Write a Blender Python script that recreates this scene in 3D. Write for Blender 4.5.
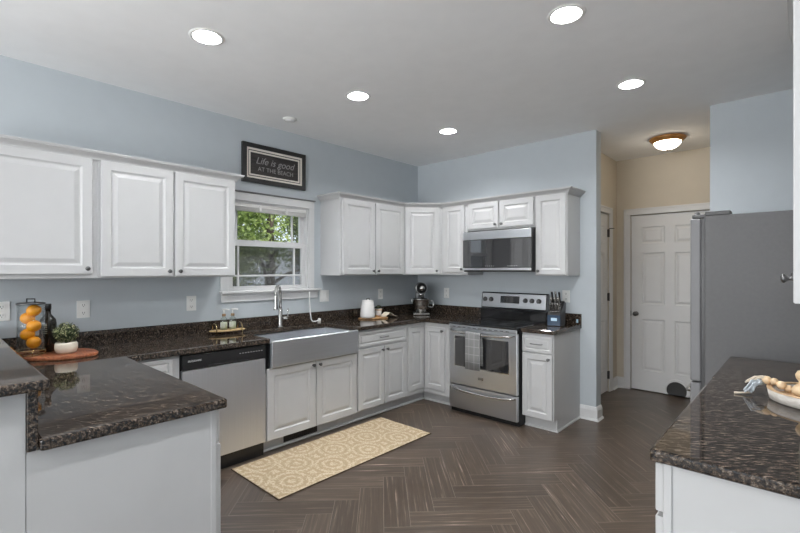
import bpy, bmesh, math, random
from math import sin, cos, pi, radians as R
from mathutils import Vector as V, Matrix

for o in list(bpy.data.objects):
    bpy.data.objects.remove(o)
scene = bpy.context.scene
COL = scene.collection

# ------------------------------------------------------------------ camera
cam_data = bpy.data.cameras.new('camera')
cam = bpy.data.objects.new('camera', cam_data)
COL.objects.link(cam)
cam.location = (3.7177, -4.3977, 1.4471)
cam.rotation_euler = (pi / 2, 0, R(42.66))
cam_data.sensor_fit = 'HORIZONTAL'
cam_data.sensor_width = 36.0
cam_data.lens = 440.17 / 800 * 36.0
cam_data.shift_x = (400 - 398.91) / 800
cam_data.shift_y = (270.27 - 266.5) / 800
cam_data.clip_start = 0.05
scene.camera = cam

# ------------------------------------------------------------------ light
scene.view_settings.view_transform = 'Standard'
scene.view_settings.look = 'None'
scene.view_settings.gamma = 1.0
scene.view_settings.use_curve_mapping = False
scene.view_settings.exposure = 0.14
scene.cycles.use_denoising = True
scene.cycles.sample_clamp_indirect = 6.0
scene.cycles.max_bounces = 10
scene.cycles.diffuse_bounces = 6
scene.cycles.transparent_max_bounces = 16

world = bpy.data.worlds.new('sky')
scene.world = world
world.use_nodes = True
bg = world.node_tree.nodes['Background']
bg.inputs['Color'].default_value = (0.80, 0.90, 1.0, 1)
bg.inputs['Strength'].default_value = 1.3

def light(name, kind, loc, rot, power, color=(1, 1, 1), size=None, size_y=None):
    d = bpy.data.lights.new(name, kind)
    d.energy = power
    d.color = color
    if kind == 'AREA':
        d.shape = 'RECTANGLE'
        d.size = size
        d.size_y = size_y
    if kind == 'SUN':
        d.angle = R(2)
    o = bpy.data.objects.new(name, d)
    COL.objects.link(o)
    o.location = loc
    o.rotation_euler = rot
    return o

light('sun', 'SUN', (3, -3, 9), (0, R(38), R(25)), 3.2, (1.0, 0.95, 0.86))
# added fill: area lights at made-up windows of the room behind the camera
light('rear_fill_light', 'AREA', (2.0, -12.92, 1.35), (R(90), 0, 0), 235, (0.98, 0.99, 1.0), 3.4, 2.3)
light('left_fill_light', 'AREA', (0.06, -10.2, 1.35), (R(90), 0, R(-90)), 150, (0.98, 0.99, 1.0), 3.6, 1.9)
light('right_fill_light', 'AREA', (3.97, -10.2, 1.35), (R(90), 0, R(90)), 150, (0.98, 0.99, 1.0), 3.6, 1.9)
# upward area light added behind the camera to brighten the ceiling
light('ceiling_fill_light', 'AREA', (2.55, -5.9, 1.20), (R(180), 0, 0), 68, (0.98, 0.99, 1.0), 1.9, 1.9)
CAN = 500.0            # radiance of the recessed lamps
H = 2.80

# ------------------------------------------------------------------ materials
def mat(name):
    m = bpy.data.materials.new(name)
    m.use_nodes = True
    nt = m.node_tree
    return m, nt, nt.nodes['Principled BSDF']

def simple(name, col, rough=0.5, metal=0.0, bump=0.0, bscale=200.0, var=0.0, vscale=8.0, coat=0.0, spec=0.5):
    m, nt, b = mat(name)
    N, L = nt.nodes, nt.links
    b.inputs['Roughness'].default_value = rough
    b.inputs['Metallic'].default_value = metal
    b.inputs['Specular IOR Level'].default_value = spec
    b.inputs['Coat Weight'].default_value = coat
    b.inputs['Coat Roughness'].default_value = 0.05
    tc = N.new('ShaderNodeTexCoord')
    nz = N.new('ShaderNodeTexNoise')
    nz.inputs['Scale'].default_value = vscale
    nz.inputs['Detail'].default_value = 4
    L.new(tc.outputs['Object'], nz.inputs['Vector'])
    rp = N.new('ShaderNodeValToRGB')
    v = max(var, 0.015)
    rp.color_ramp.elements[0].position = 0.3
    rp.color_ramp.elements[1].position = 0.7
    rp.color_ramp.elements[0].color = tuple(c * (1 - v) for c in col) + (1,)
    rp.color_ramp.elements[1].color = tuple(min(1, c * (1 + v)) for c in col) + (1,)
    L.new(nz.outputs['Fac'], rp.inputs['Fac'])
    L.new(rp.outputs['Color'], b.inputs['Base Color'])
    if bump > 0:
        n2 = N.new('ShaderNodeTexNoise')
        n2.inputs['Scale'].default_value = bscale
        L.new(tc.outputs['Object'], n2.inputs['Vector'])
        bp = N.new('ShaderNodeBump')
        bp.inputs['Strength'].default_value = bump
        bp.inputs['Distance'].default_value = 0.002
        L.new(n2.outputs['Fac'], bp.inputs['Height'])
        L.new(bp.outputs['Normal'], b.inputs['Normal'])
    return m

def steel(name, col, rough, axis_scale, dv=1.0):
    m, nt, b = mat(name)
    N, L = nt.nodes, nt.links
    b.inputs['Metallic'].default_value = 1.0
    tc = N.new('ShaderNodeTexCoord')
    mp = N.new('ShaderNodeMapping')
    mp.inputs['Scale'].default_value = axis_scale
    nz = N.new('ShaderNodeTexNoise')
    nz.inputs['Scale'].default_value = 1.0
    nz.inputs['Detail'].default_value = 3
    L.new(tc.outputs['Object'], mp.inputs['Vector'])
    L.new(mp.outputs['Vector'], nz.inputs['Vector'])
    r = N.new('ShaderNodeMapRange')
    r.inputs['To Min'].default_value = rough - 0.05 * dv
    r.inputs['To Max'].default_value = rough + 0.07 * dv
    L.new(nz.outputs['Fac'], r.inputs['Value'])
    L.new(r.outputs['Result'], b.inputs['Roughness'])
    rp = N.new('ShaderNodeValToRGB')
    rp.color_ramp.elements[0].color = tuple(c * (1 - 0.08 * dv) for c in col) + (1,)
    rp.color_ramp.elements[1].color = tuple(min(1, c * (1 + 0.06 * dv)) for c in col) + (1,)
    L.new(nz.outputs['Fac'], rp.inputs['Fac'])
    L.new(rp.outputs['Color'], b.inputs['Base Color'])
    return m

def emis(name, col, s):
    m, nt, b = mat(name)
    b.inputs['Base Color'].default_value = (0.9, 0.9, 0.9, 1)
    b.inputs['Emission Color'].default_value = tuple(col) + (1,)
    b.inputs['Emission Strength'].default_value = s
    return m

def thin_glass(name, tint=(1, 1, 1), refl=0.0):
    m, nt, b = mat(name)
    N, L = nt.nodes, nt.links
    N.remove(b)
    t = N.new('ShaderNodeBsdfTransparent')
    t.inputs['Color'].default_value = tuple(tint) + (1,)
    g = N.new('ShaderNodeBsdfGlossy')
    g.inputs['Roughness'].default_value = 0.02
    lw = N.new('ShaderNodeLayerWeight')
    lw.inputs['Blend'].default_value = 0.5
    pw = N.new('ShaderNodeMath')
    pw.operation = 'POWER'
    pw.inputs[1].default_value = 4.0
    L.new(lw.outputs['Facing'], pw.inputs[0])
    ad = N.new('ShaderNodeMath')
    ad.operation = 'MULTIPLY_ADD'
    ad.inputs[1].default_value = 0.75
    ad.inputs[2].default_value = 0.035 + refl
    L.new(pw.outputs[0], ad.inputs[0])
    mx = N.new('ShaderNodeMixShader')
    L.new(ad.outputs[0], mx.inputs['Fac'])
    L.new(t.outputs[0], mx.inputs[1])
    L.new(g.outputs[0], mx.inputs[2])
    L.new(mx.outputs[0], N['Material Output'].inputs['Surface'])
    return m

def granite():
    m, nt, b = mat('granite')
    N, L = nt.nodes, nt.links
    tc = N.new('ShaderNodeTexCoord')
    geo = N.new('ShaderNodeNewGeometry')
    m0 = N.new('ShaderNodeMapping')
    m0.inputs['Rotation'].default_value = (0, 0, R(-35))
    L.new(geo.outputs['Position'], m0.inputs['Vector'])
    mp = N.new('ShaderNodeMapping')
    mp.inputs['Scale'].default_value = (30, 130, 90)
    L.new(m0.outputs['Vector'], mp.inputs['Vector'])
    n1 = N.new('ShaderNodeTexNoise')
    n1.inputs['Scale'].default_value = 1.0
    n1.inputs['Detail'].default_value = 5
    n1.inputs['Roughness'].default_value = 0.6
    n1.inputs['Distortion'].default_value = 0.3
    L.new(mp.outputs['Vector'], n1.inputs['Vector'])
    r1 = N.new('ShaderNodeValToRGB')
    e = r1.color_ramp.elements
    e[0].position = 0.34
    e[0].color = (0.004, 0.004, 0.005, 1)
    e[1].position = 0.78
    e[1].color = (0.32, 0.285, 0.25, 1)
    x = e.new(0.47)
    x.color = (0.023, 0.018, 0.015, 1)
    x = e.new(0.56)
    x.color = (0.086, 0.064, 0.046, 1)
    L.new(n1.outputs['Fac'], r1.inputs['Fac'])
    n2 = N.new('ShaderNodeTexNoise')
    n2.inputs['Scale'].default_value = 420
    n2.inputs['Detail'].default_value = 3
    L.new(geo.outputs['Position'], n2.inputs['Vector'])
    r2 = N.new('ShaderNodeValToRGB')
    r2.color_ramp.elements[0].position = 0.40
    r2.color_ramp.elements[0].color = (0.35, 0.35, 0.38, 1)
    r2.color_ramp.elements[1].position = 0.68
    r2.color_ramp.elements[1].color = (1.7, 1.6, 1.5, 1)
    L.new(n2.outputs['Fac'], r2.inputs['Fac'])
    mx = N.new('ShaderNodeMix')
    mx.data_type = 'RGBA'
    mx.blend_type = 'MULTIPLY'
    mx.inputs['Factor'].default_value = 1.0
    L.new(r1.outputs['Color'], mx.inputs['A'])
    L.new(r2.outputs['Color'], mx.inputs['B'])
    L.new(mx.outputs['Result'], b.inputs['Base Color'])
    b.inputs['Roughness'].default_value = 0.045
    b.inputs['Specular IOR Level'].default_value = 0.5
    return m

def floor_mat():
    m, nt, b = mat('herringbone_tile')
    N, L = nt.nodes, nt.links
    uv = N.new('ShaderNodeUVMap')
    uv.uv_map = 'UVMap'
    at = N.new('ShaderNodeAttribute')
    at.attribute_name = 'plank'
    # streaks along the plank
    add = N.new('ShaderNodeVectorMath')
    add.operation = 'ADD'
    sc = N.new('ShaderNodeVectorMath')
    sc.operation = 'SCALE'
    sc.inputs['Scale'].default_value = 37.0
    L.new(at.outputs['Color'], sc.inputs[0])
    L.new(uv.outputs['UV'], add.inputs[0])
    L.new(sc.outputs['Vector'], add.inputs[1])
    mp = N.new('ShaderNodeMapping')
    mp.inputs['Scale'].default_value = (2.2, 70, 1)
    L.new(add.outputs['Vector'], mp.inputs['Vector'])
    n1 = N.new('ShaderNodeTexNoise')
    n1.inputs['Scale'].default_value = 1
    n1.inputs['Detail'].default_value = 6
    n1.inputs['Roughness'].default_value = 0.6
    n1.inputs['Distortion'].default_value = 0.4
    L.new(mp.outputs['Vector'], n1.inputs['Vector'])
    r1 = N.new('ShaderNodeValToRGB')
    e = r1.color_ramp.elements
    e[0].position = 0.30
    e[0].color = (0.062, 0.045, 0.033, 1)
    e[1].position = 0.73
    e[1].color = (0.42, 0.32, 0.26, 1)
    x = e.new(0.54)
    x.color = (0.088, 0.064, 0.047, 1)
    x = e.new(0.64)
    x.color = (0.145, 0.111, 0.085, 1)
    L.new(n1.outputs['Fac'], r1.inputs['Fac'])
    # per plank tone
    sep = N.new('ShaderNodeSeparateColor')
    L.new(at.outputs['Color'], sep.inputs['Color'])
    mr = N.new('ShaderNodeMapRange')
    mr.inputs['To Min'].default_value = 0.82
    mr.inputs['To Max'].default_value = 1.15
    L.new(sep.outputs['Green'], mr.inputs['Value'])
    mul = N.new('ShaderNodeVectorMath')
    mul.operation = 'SCALE'
    L.new(r1.outputs['Color'], mul.inputs[0])
    L.new(mr.outputs['Result'], mul.inputs['Scale'])
    # grout line at the plank border
    su = N.new('ShaderNodeSeparateXYZ')
    L.new(uv.outputs['UV'], su.inputs['Vector'])
    def edge(out, length):
        a = N.new('ShaderNodeMath')
        a.operation = 'SUBTRACT'
        a.inputs[0].default_value = length
        L.new(out, a.inputs[1])
        mn = N.new('ShaderNodeMath')
        mn.operation = 'MINIMUM'
        L.new(out, mn.inputs[0])
        L.new(a.outputs[0], mn.inputs[1])
        return mn
    ea, eb = edge(su.outputs['X'], 0.61), edge(su.outputs['Y'], 0.1525)
    mn = N.new('ShaderNodeMath')
    mn.operation = 'MINIMUM'
    L.new(ea.outputs[0], mn.inputs[0])
    L.new(eb.outputs[0], mn.inputs[1])
    lt = N.new('ShaderNodeMath')
    lt.operation = 'LESS_THAN'
    lt.inputs[1].default_value = 0.0011
    L.new(mn.outputs[0], lt.inputs[0])
    mx = N.new('ShaderNodeMix')
    mx.data_type = 'RGBA'
    L.new(lt.outputs[0], mx.inputs['Factor'])
    L.new(mul.outputs['Vector'], mx.inputs['A'])
    mx.inputs['B'].default_value = (0.21, 0.18, 0.15, 1)
    L.new(mx.outputs['Result'], b.inputs['Base Color'])
    rr = N.new('ShaderNodeMapRange')
    rr.inputs['To Min'].default_value = 0.24
    rr.inputs['To Max'].default_value = 0.38
    L.new(n1.outputs['Fac'], rr.inputs['Value'])
    L.new(rr.outputs['Result'], b.inputs['Roughness'])
    bp = N.new('ShaderNodeBump')
    bp.inputs['Strength'].default_value = 0.12
    bp.inputs['Distance'].default_value = 0.002
    L.new(n1.outputs['Fac'], bp.inputs['Height'])
    L.new(bp.outputs['Normal'], b.inputs['Normal'])
    return m

def rug_mat():
    m, nt, b = mat('rug_weave')
    N, L = nt.nodes, nt.links
    tc = N.new('ShaderNodeTexCoord')
    def cell(offx, offy):
        mp = N.new('ShaderNodeMapping')
        mp.inputs['Location'].default_value = (offx, offy, 0)
        mp.inputs['Scale'].default_value = (1 / 0.42, 1 / 0.36, 0)
        L.new(tc.outputs['Object'], mp.inputs['Vector'])
        fr = N.new('ShaderNodeVectorMath')
        fr.operation = 'FRACTION'
        L.new(mp.outputs['Vector'], fr.inputs[0])
        sb = N.new('ShaderNodeVectorMath')
        sb.operation = 'SUBTRACT'
        sb.inputs[1].default_value = (0.5, 0.5, 0)
        L.new(fr.outputs['Vector'], sb.inputs[0])
        ln = N.new('ShaderNodeVectorMath')
        ln.operation = 'LENGTH'
        L.new(sb.outputs['Vector'], ln.inputs[0])
        return ln.outputs['Value'], sb
    d1, s1 = cell(0.1, 0.1)
    d2, s2 = cell(0.6, 0.6)
    mn = N.new('ShaderNodeMath')
    mn.operation = 'MINIMUM'
    L.new(d1, mn.inputs[0])
    L.new(d2, mn.inputs[1])
    sn = N.new('ShaderNodeMath')
    sn.operation = 'MULTIPLY'
    sn.inputs[1].default_value = 44.0
    L.new(mn.outputs[0], sn.inputs[0])
    s = N.new('ShaderNodeMath')
    s.operation = 'SINE'
    L.new(sn.outputs[0], s.inputs[0])
    vo = N.new('ShaderNodeTexVoronoi')
    vo.inputs['Scale'].default_value = 64
    L.new(tc.outputs['Object'], vo.inputs['Vector'])
    nz = N.new('ShaderNodeTexNoise')
    nz.inputs['Scale'].default_value = 95
    nz.inputs['Detail'].default_value = 3
    L.new(tc.outputs['Object'], nz.inputs['Vector'])
    a = N.new('ShaderNodeMath')
    a.operation = 'MULTIPLY_ADD'
    a.inputs[1].default_value = 0.13
    L.new(s.outputs[0], a.inputs[0])
    L.new(nz.outputs['Fac'], a.inputs[2])
    a2 = N.new('ShaderNodeMath')
    a2.operation = 'MULTIPLY_ADD'
    a2.inputs[1].default_value = -0.45
    L.new(vo.outputs['Distance'], a2.inputs[0])
    L.new(a.outputs[0], a2.inputs[2])
    rp = N.new('ShaderNodeValToRGB')
    rp.color_ramp.elements[0].position = 0.20
    rp.color_ramp.elements[0].color = (0.42, 0.32, 0.205, 1)
    rp.color_ramp.elements[1].position = 0.46
    rp.color_ramp.elements[1].color = (0.60, 0.50, 0.36, 1)
    L.new(a2.outputs[0], rp.inputs['Fac'])
    L.new(rp.outputs['Color'], b.inputs['Base Color'])
    b.inputs['Roughness'].default_value = 0.95
    b.inputs['Specular IOR Level'].default_value = 0.1
    bp = N.new('ShaderNodeBump')
    bp.inputs['Strength'].default_value = 0.4
    bp.inputs['Distance'].default_value = 0.003
    L.new(nz.outputs['Fac'], bp.inputs['Height'])
    L.new(bp.outputs['Normal'], b.inputs['Normal'])
    return m

def wood(name, c1, c2, rough=0.4, scale=(3, 40, 40)):
    m, nt, b = mat(name)
    N, L = nt.nodes, nt.links
    tc = N.new('ShaderNodeTexCoord')
    mp = N.new('ShaderNodeMapping')
    mp.inputs['Scale'].default_value = scale
    nz = N.new('ShaderNodeTexNoise')
    nz.inputs['Scale'].default_value = 1
    nz.inputs['Detail'].default_value = 5
    nz.inputs['Distortion'].default_value = 0.8
    L.new(tc.outputs['Object'], mp.inputs['Vector'])
    L.new(mp.outputs['Vector'], nz.inputs['Vector'])
    rp = N.new('ShaderNodeValToRGB')
    rp.color_ramp.elements[0].position = 0.35
    rp.color_ramp.elements[1].position = 0.65
    rp.color_ramp.elements[0].color = tuple(c1) + (1,)
    rp.color_ramp.elements[1].color = tuple(c2) + (1,)
    L.new(nz.outputs['Fac'], rp.inputs['Fac'])
    L.new(rp.outputs['Color'], b.inputs['Base Color'])
    b.inputs['Roughness'].default_value = rough
    return m

def towel_mat():
    m, nt, b = mat('checked_towel_cloth')
    N, L = nt.nodes, nt.links
    tc = N.new('ShaderNodeTexCoord')
    br = N.new('ShaderNodeTexBrick')
    br.offset = 0.0
    br.squash = 1.0
    br.inputs['Scale'].default_value = 1.0
    br.inputs['Mortar Size'].default_value = 0.0035
    br.inputs['Brick Width'].default_value = 0.06
    br.inputs['Row Height'].default_value = 0.075
    br.inputs['Color1'].default_value = (0.22, 0.22, 0.22, 1)
    br.inputs['Color2'].default_value = (0.25, 0.25, 0.25, 1)
    br.inputs['Mortar'].default_value = (0.36, 0.36, 0.355, 1)
    mp = N.new('ShaderNodeMapping')
    mp.inputs['Rotation'].default_value = (R(90), 0, 0)
    L.new(tc.outputs['Object'], mp.inputs['Vector'])
    L.new(mp.outputs['Vector'], br.inputs['Vector'])
    L.new(br.outputs['Color'], b.inputs['Base Color'])
    b.inputs['Roughness'].default_value = 0.95
    return m

def leaf_mat(name, c1, c2, c3):
    m, nt, b = mat(name)
    N, L = nt.nodes, nt.links
    geo = N.new('ShaderNodeNewGeometry')
    rp = N.new('ShaderNodeValToRGB')
    rp.color_ramp.elements[0].color = tuple(c1) + (1,)
    rp.color_ramp.elements[1].color = tuple(c3) + (1,)
    x = rp.color_ramp.elements.new(0.5)
    x.color = tuple(c2) + (1,)
    L.new(geo.outputs['Random Per Island'], rp.inputs['Fac'])
    L.new(rp.outputs['Color'], b.inputs['Base Color'])
    b.inputs['Roughness'].default_value = 0.5
    tr = N.new('ShaderNodeBsdfTranslucent')
    L.new(rp.outputs['Color'], tr.inputs['Color'])
    mx = N.new('ShaderNodeMixShader')
    mx.inputs['Fac'].default_value = 0.35
    L.new(b.outputs[0], mx.inputs[1])
    L.new(tr.outputs[0], mx.inputs[2])
    L.new(mx.outputs[0], N['Material Output'].inputs['Surface'])
    return m

M = {}
M['blue'] = simple('blue_grey_paint', (0.485, 0.525, 0.553), 0.75, bump=0.05, bscale=350)
M['beige'] = simple('beige_paint', (0.56, 0.505, 0.42), 0.75, bump=0.05, bscale=350)
M['ceil'] = simple('ceiling_paint', (0.88, 0.88, 0.88), 0.9, bump=0.05, bscale=300)
M['trim'] = simple('white_trim_paint', (0.66, 0.66, 0.66), 0.35)
M['cab'] = simple('white_cabinet_paint', (0.515, 0.515, 0.515), 0.38)
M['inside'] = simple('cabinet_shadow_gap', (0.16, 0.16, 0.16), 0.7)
M['door'] = simple('white_door_paint', (0.66, 0.66, 0.66), 0.4)
M['granite'] = granite()
M['floor'] = floor_mat()
M['rug'] = rug_mat()
M['rugback'] = simple('rug_binding', (0.10, 0.07, 0.045), 0.9)
M['steelx'] = steel('brushed_steel', (0.80, 0.82, 0.85), 0.36, (2, 2, 220))
M['steelv'] = steel('brushed_steel_vertical', (0.75, 0.77, 0.81), 0.42, (220, 220, 2))
M['rangesteel'] = steel('range_steel', (0.60, 0.615, 0.64), 0.30, (1.5, 1.5, 420), 0.25)
M['chrome'] = steel('satin_nickel', (0.55, 0.54, 0.52), 0.18, (30, 30, 30))
M['polish'] = steel('polished_steel', (0.75, 0.74, 0.72), 0.10, (30, 30, 30))
M['darkmetal'] = steel('dark_pewter', (0.16, 0.16, 0.16), 0.30, (60, 60, 60))
M['black'] = simple('black_plastic', (0.012, 0.012, 0.013), 0.35)
M['glossblack'] = simple('black_glass', (0.008, 0.008, 0.009), 0.04, coat=0.6, spec=0.7)
M['mwglass'] = simple('microwave_mirror_glass', (0.02, 0.02, 0.022), 0.03, coat=1.0, spec=1.0)
M['ring'] = simple('burner_ring_print', (0.09, 0.09, 0.09), 0.15)
M['fridge'] = simple('fridge_side_grey', (0.115, 0.115, 0.117), 0.45, bump=0.55, bscale=420, var=0.04, vscale=60)
M['fridgedoor'] = simple('fridge_door_grey_metal', (0.20, 0.20, 0.205), 0.55, metal=0.2)
M['white'] = simple('white_plastic', (0.80, 0.80, 0.78), 0.35)
M['offwhite'] = simple('cream_ceramic', (0.72, 0.66, 0.55), 0.35)
M['ceramic'] = simple('white_ceramic', (0.80, 0.78, 0.76), 0.25)
M['glass'] = thin_glass('window_glass')
M['jar'] = thin_glass('jar_glass', (0.975, 0.985, 0.985), 0.0)
M['soapglass'] = thin_glass('soap_bottle_glass', (0.88, 0.92, 0.90), 0.05)
M['lemon'] = simple('lemon_skin', (0.92, 0.36, 0.008), 0.42, bump=0.35, bscale=160, var=0.10, vscale=14)
M['board'] = wood('red_brown_wood', (0.20, 0.060, 0.025), (0.42, 0.145, 0.065), 0.35, (6, 60, 40))
M['lightwood'] = wood('pale_wood', (0.50, 0.33, 0.18), (0.66, 0.47, 0.28), 0.5, (10, 50, 40))
M['traywood'] = wood('honey_wood', (0.34, 0.18, 0.07), (0.52, 0.31, 0.14), 0.45, (10, 50, 40))
M['whitewash'] = wood('whitewashed_wood', (0.55, 0.50, 0.45), (0.72, 0.69, 0.65), 0.6, (20, 20, 70))
M['sculpt'] = wood('blond_wood', (0.62, 0.43, 0.25), (0.75, 0.57, 0.37), 0.45, (14, 14, 50))
M['bottle'] = simple('dark_bottle_glass', (0.010, 0.008, 0.005), 0.08, coat=0.15)
M['boxleaf'] = leaf_mat('boxwood_leaf', (0.015, 0.030, 0.012), (0.10, 0.14, 0.05), (0.62, 0.62, 0.36))
M['succ'] = leaf_mat('dark_plant_leaf', (0.012, 0.02, 0.008), (0.03, 0.045, 0.018), (0.07, 0.08, 0.03))
M['soil'] = simple('dark_soil', (0.05, 0.03, 0.02), 0.9)
M['brass'] = steel('brass_wire', (0.66, 0.50, 0.26), 0.25, (40, 40, 40))
M['rattan'] = wood('woven_rattan', (0.36, 0.24, 0.10), (0.58, 0.42, 0.22), 0.6, (60, 90, 90))
M['soap'] = simple('pale_soap', (0.52, 0.52, 0.38), 0.3)
M['pumpbrown'] = simple('bamboo_collar', (0.28, 0.17, 0.08), 0.5)
M['navy'] = simple('navy_panel', (0.020, 0.045, 0.085), 0.25)
M['paleblue'] = simple('pale_blue', (0.45, 0.62, 0.75), 0.4)
M['towel'] = towel_mat()
M['amber'] = wood('amber_rim', (0.30, 0.13, 0.03), (0.46, 0.22, 0.06), 0.3, (12, 12, 12))
M['domeglass'] = emis('frosted_dome_glass', (1.0, 0.88, 0.70), 15.0)
M['bulb'] = emis('lamp_lens', (0.97, 0.985, 1.0), CAN)
M['frame'] = simple('black_frame_wood', (0.018, 0.018, 0.018), 0.4)
M['mount'] = simple('cream_frame_liner', (0.78, 0.73, 0.66), 0.6)
M['signboard'] = wood('charcoal_sign_board', (0.020, 0.017, 0.017), (0.050, 0.042, 0.040), 0.6, (4, 4, 60))
M['signtext'] = simple('chalk_lettering', (0.34, 0.33, 0.325), 0.8)
M['blind'] = simple('white_blind_slats', (0.66, 0.65, 0.63), 0.6)
M['hinge'] = simple('dark_bronze', (0.03, 0.028, 0.026), 0.4)
M['hingegrey'] = simple('grey_hinge_plastic', (0.09, 0.09, 0.09), 0.5)
M['petdark'] = simple('dark_grey_flap', (0.035, 0.034, 0.033), 0.6)
M['bark'] = simple('bark', (0.10, 0.07, 0.05), 0.9, bump=0.8, bscale=30)
M['leaf1'] = leaf_mat('bright_tree_leaf', (0.09, 0.15, 0.03), (0.30, 0.40, 0.09), (0.62, 0.70, 0.30))
M['leaf2'] = leaf_mat('deep_tree_leaf', (0.05, 0.08, 0.03), (0.13, 0.18, 0.07), (0.28, 0.34, 0.16))
M['lawn'] = simple('lawn', (0.06, 0.10, 0.03), 0.9, var=0.4, vscale=30)
M['printwhite'] = simple('white_print', (0.6, 0.6, 0.6), 0.5)
M['cordblue'] = simple('blue_grey_yarn', (0.50, 0.545, 0.585), 0.9, bump=0.6, bscale=120)
M['cordwhite'] = simple('natural_cord', (0.66, 0.58, 0.47), 0.9, bump=0.6, bscale=120)
M['goldtext'] = simple('pale_bottle_print', (0.30, 0.29, 0.22), 0.5)

def screen_mat():
    m, nt, b = mat('insect_screen')
    N, L = nt.nodes, nt.links
    b.inputs['Base Color'].default_value = (0.16, 0.165, 0.165, 1)
    b.inputs['Roughness'].default_value = 0.8
    t = N.new('ShaderNodeBsdfTransparent')
    mx = N.new('ShaderNodeMixShader')
    mx.inputs['Fac'].default_value = 0.55
    L.new(t.outputs[0], mx.inputs[1])
    L.new(b.outputs[0], mx.inputs[2])
    L.new(mx.outputs[0], N['Material Output'].inputs['Surface'])
    return m
M['screen'] = screen_mat()

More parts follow.
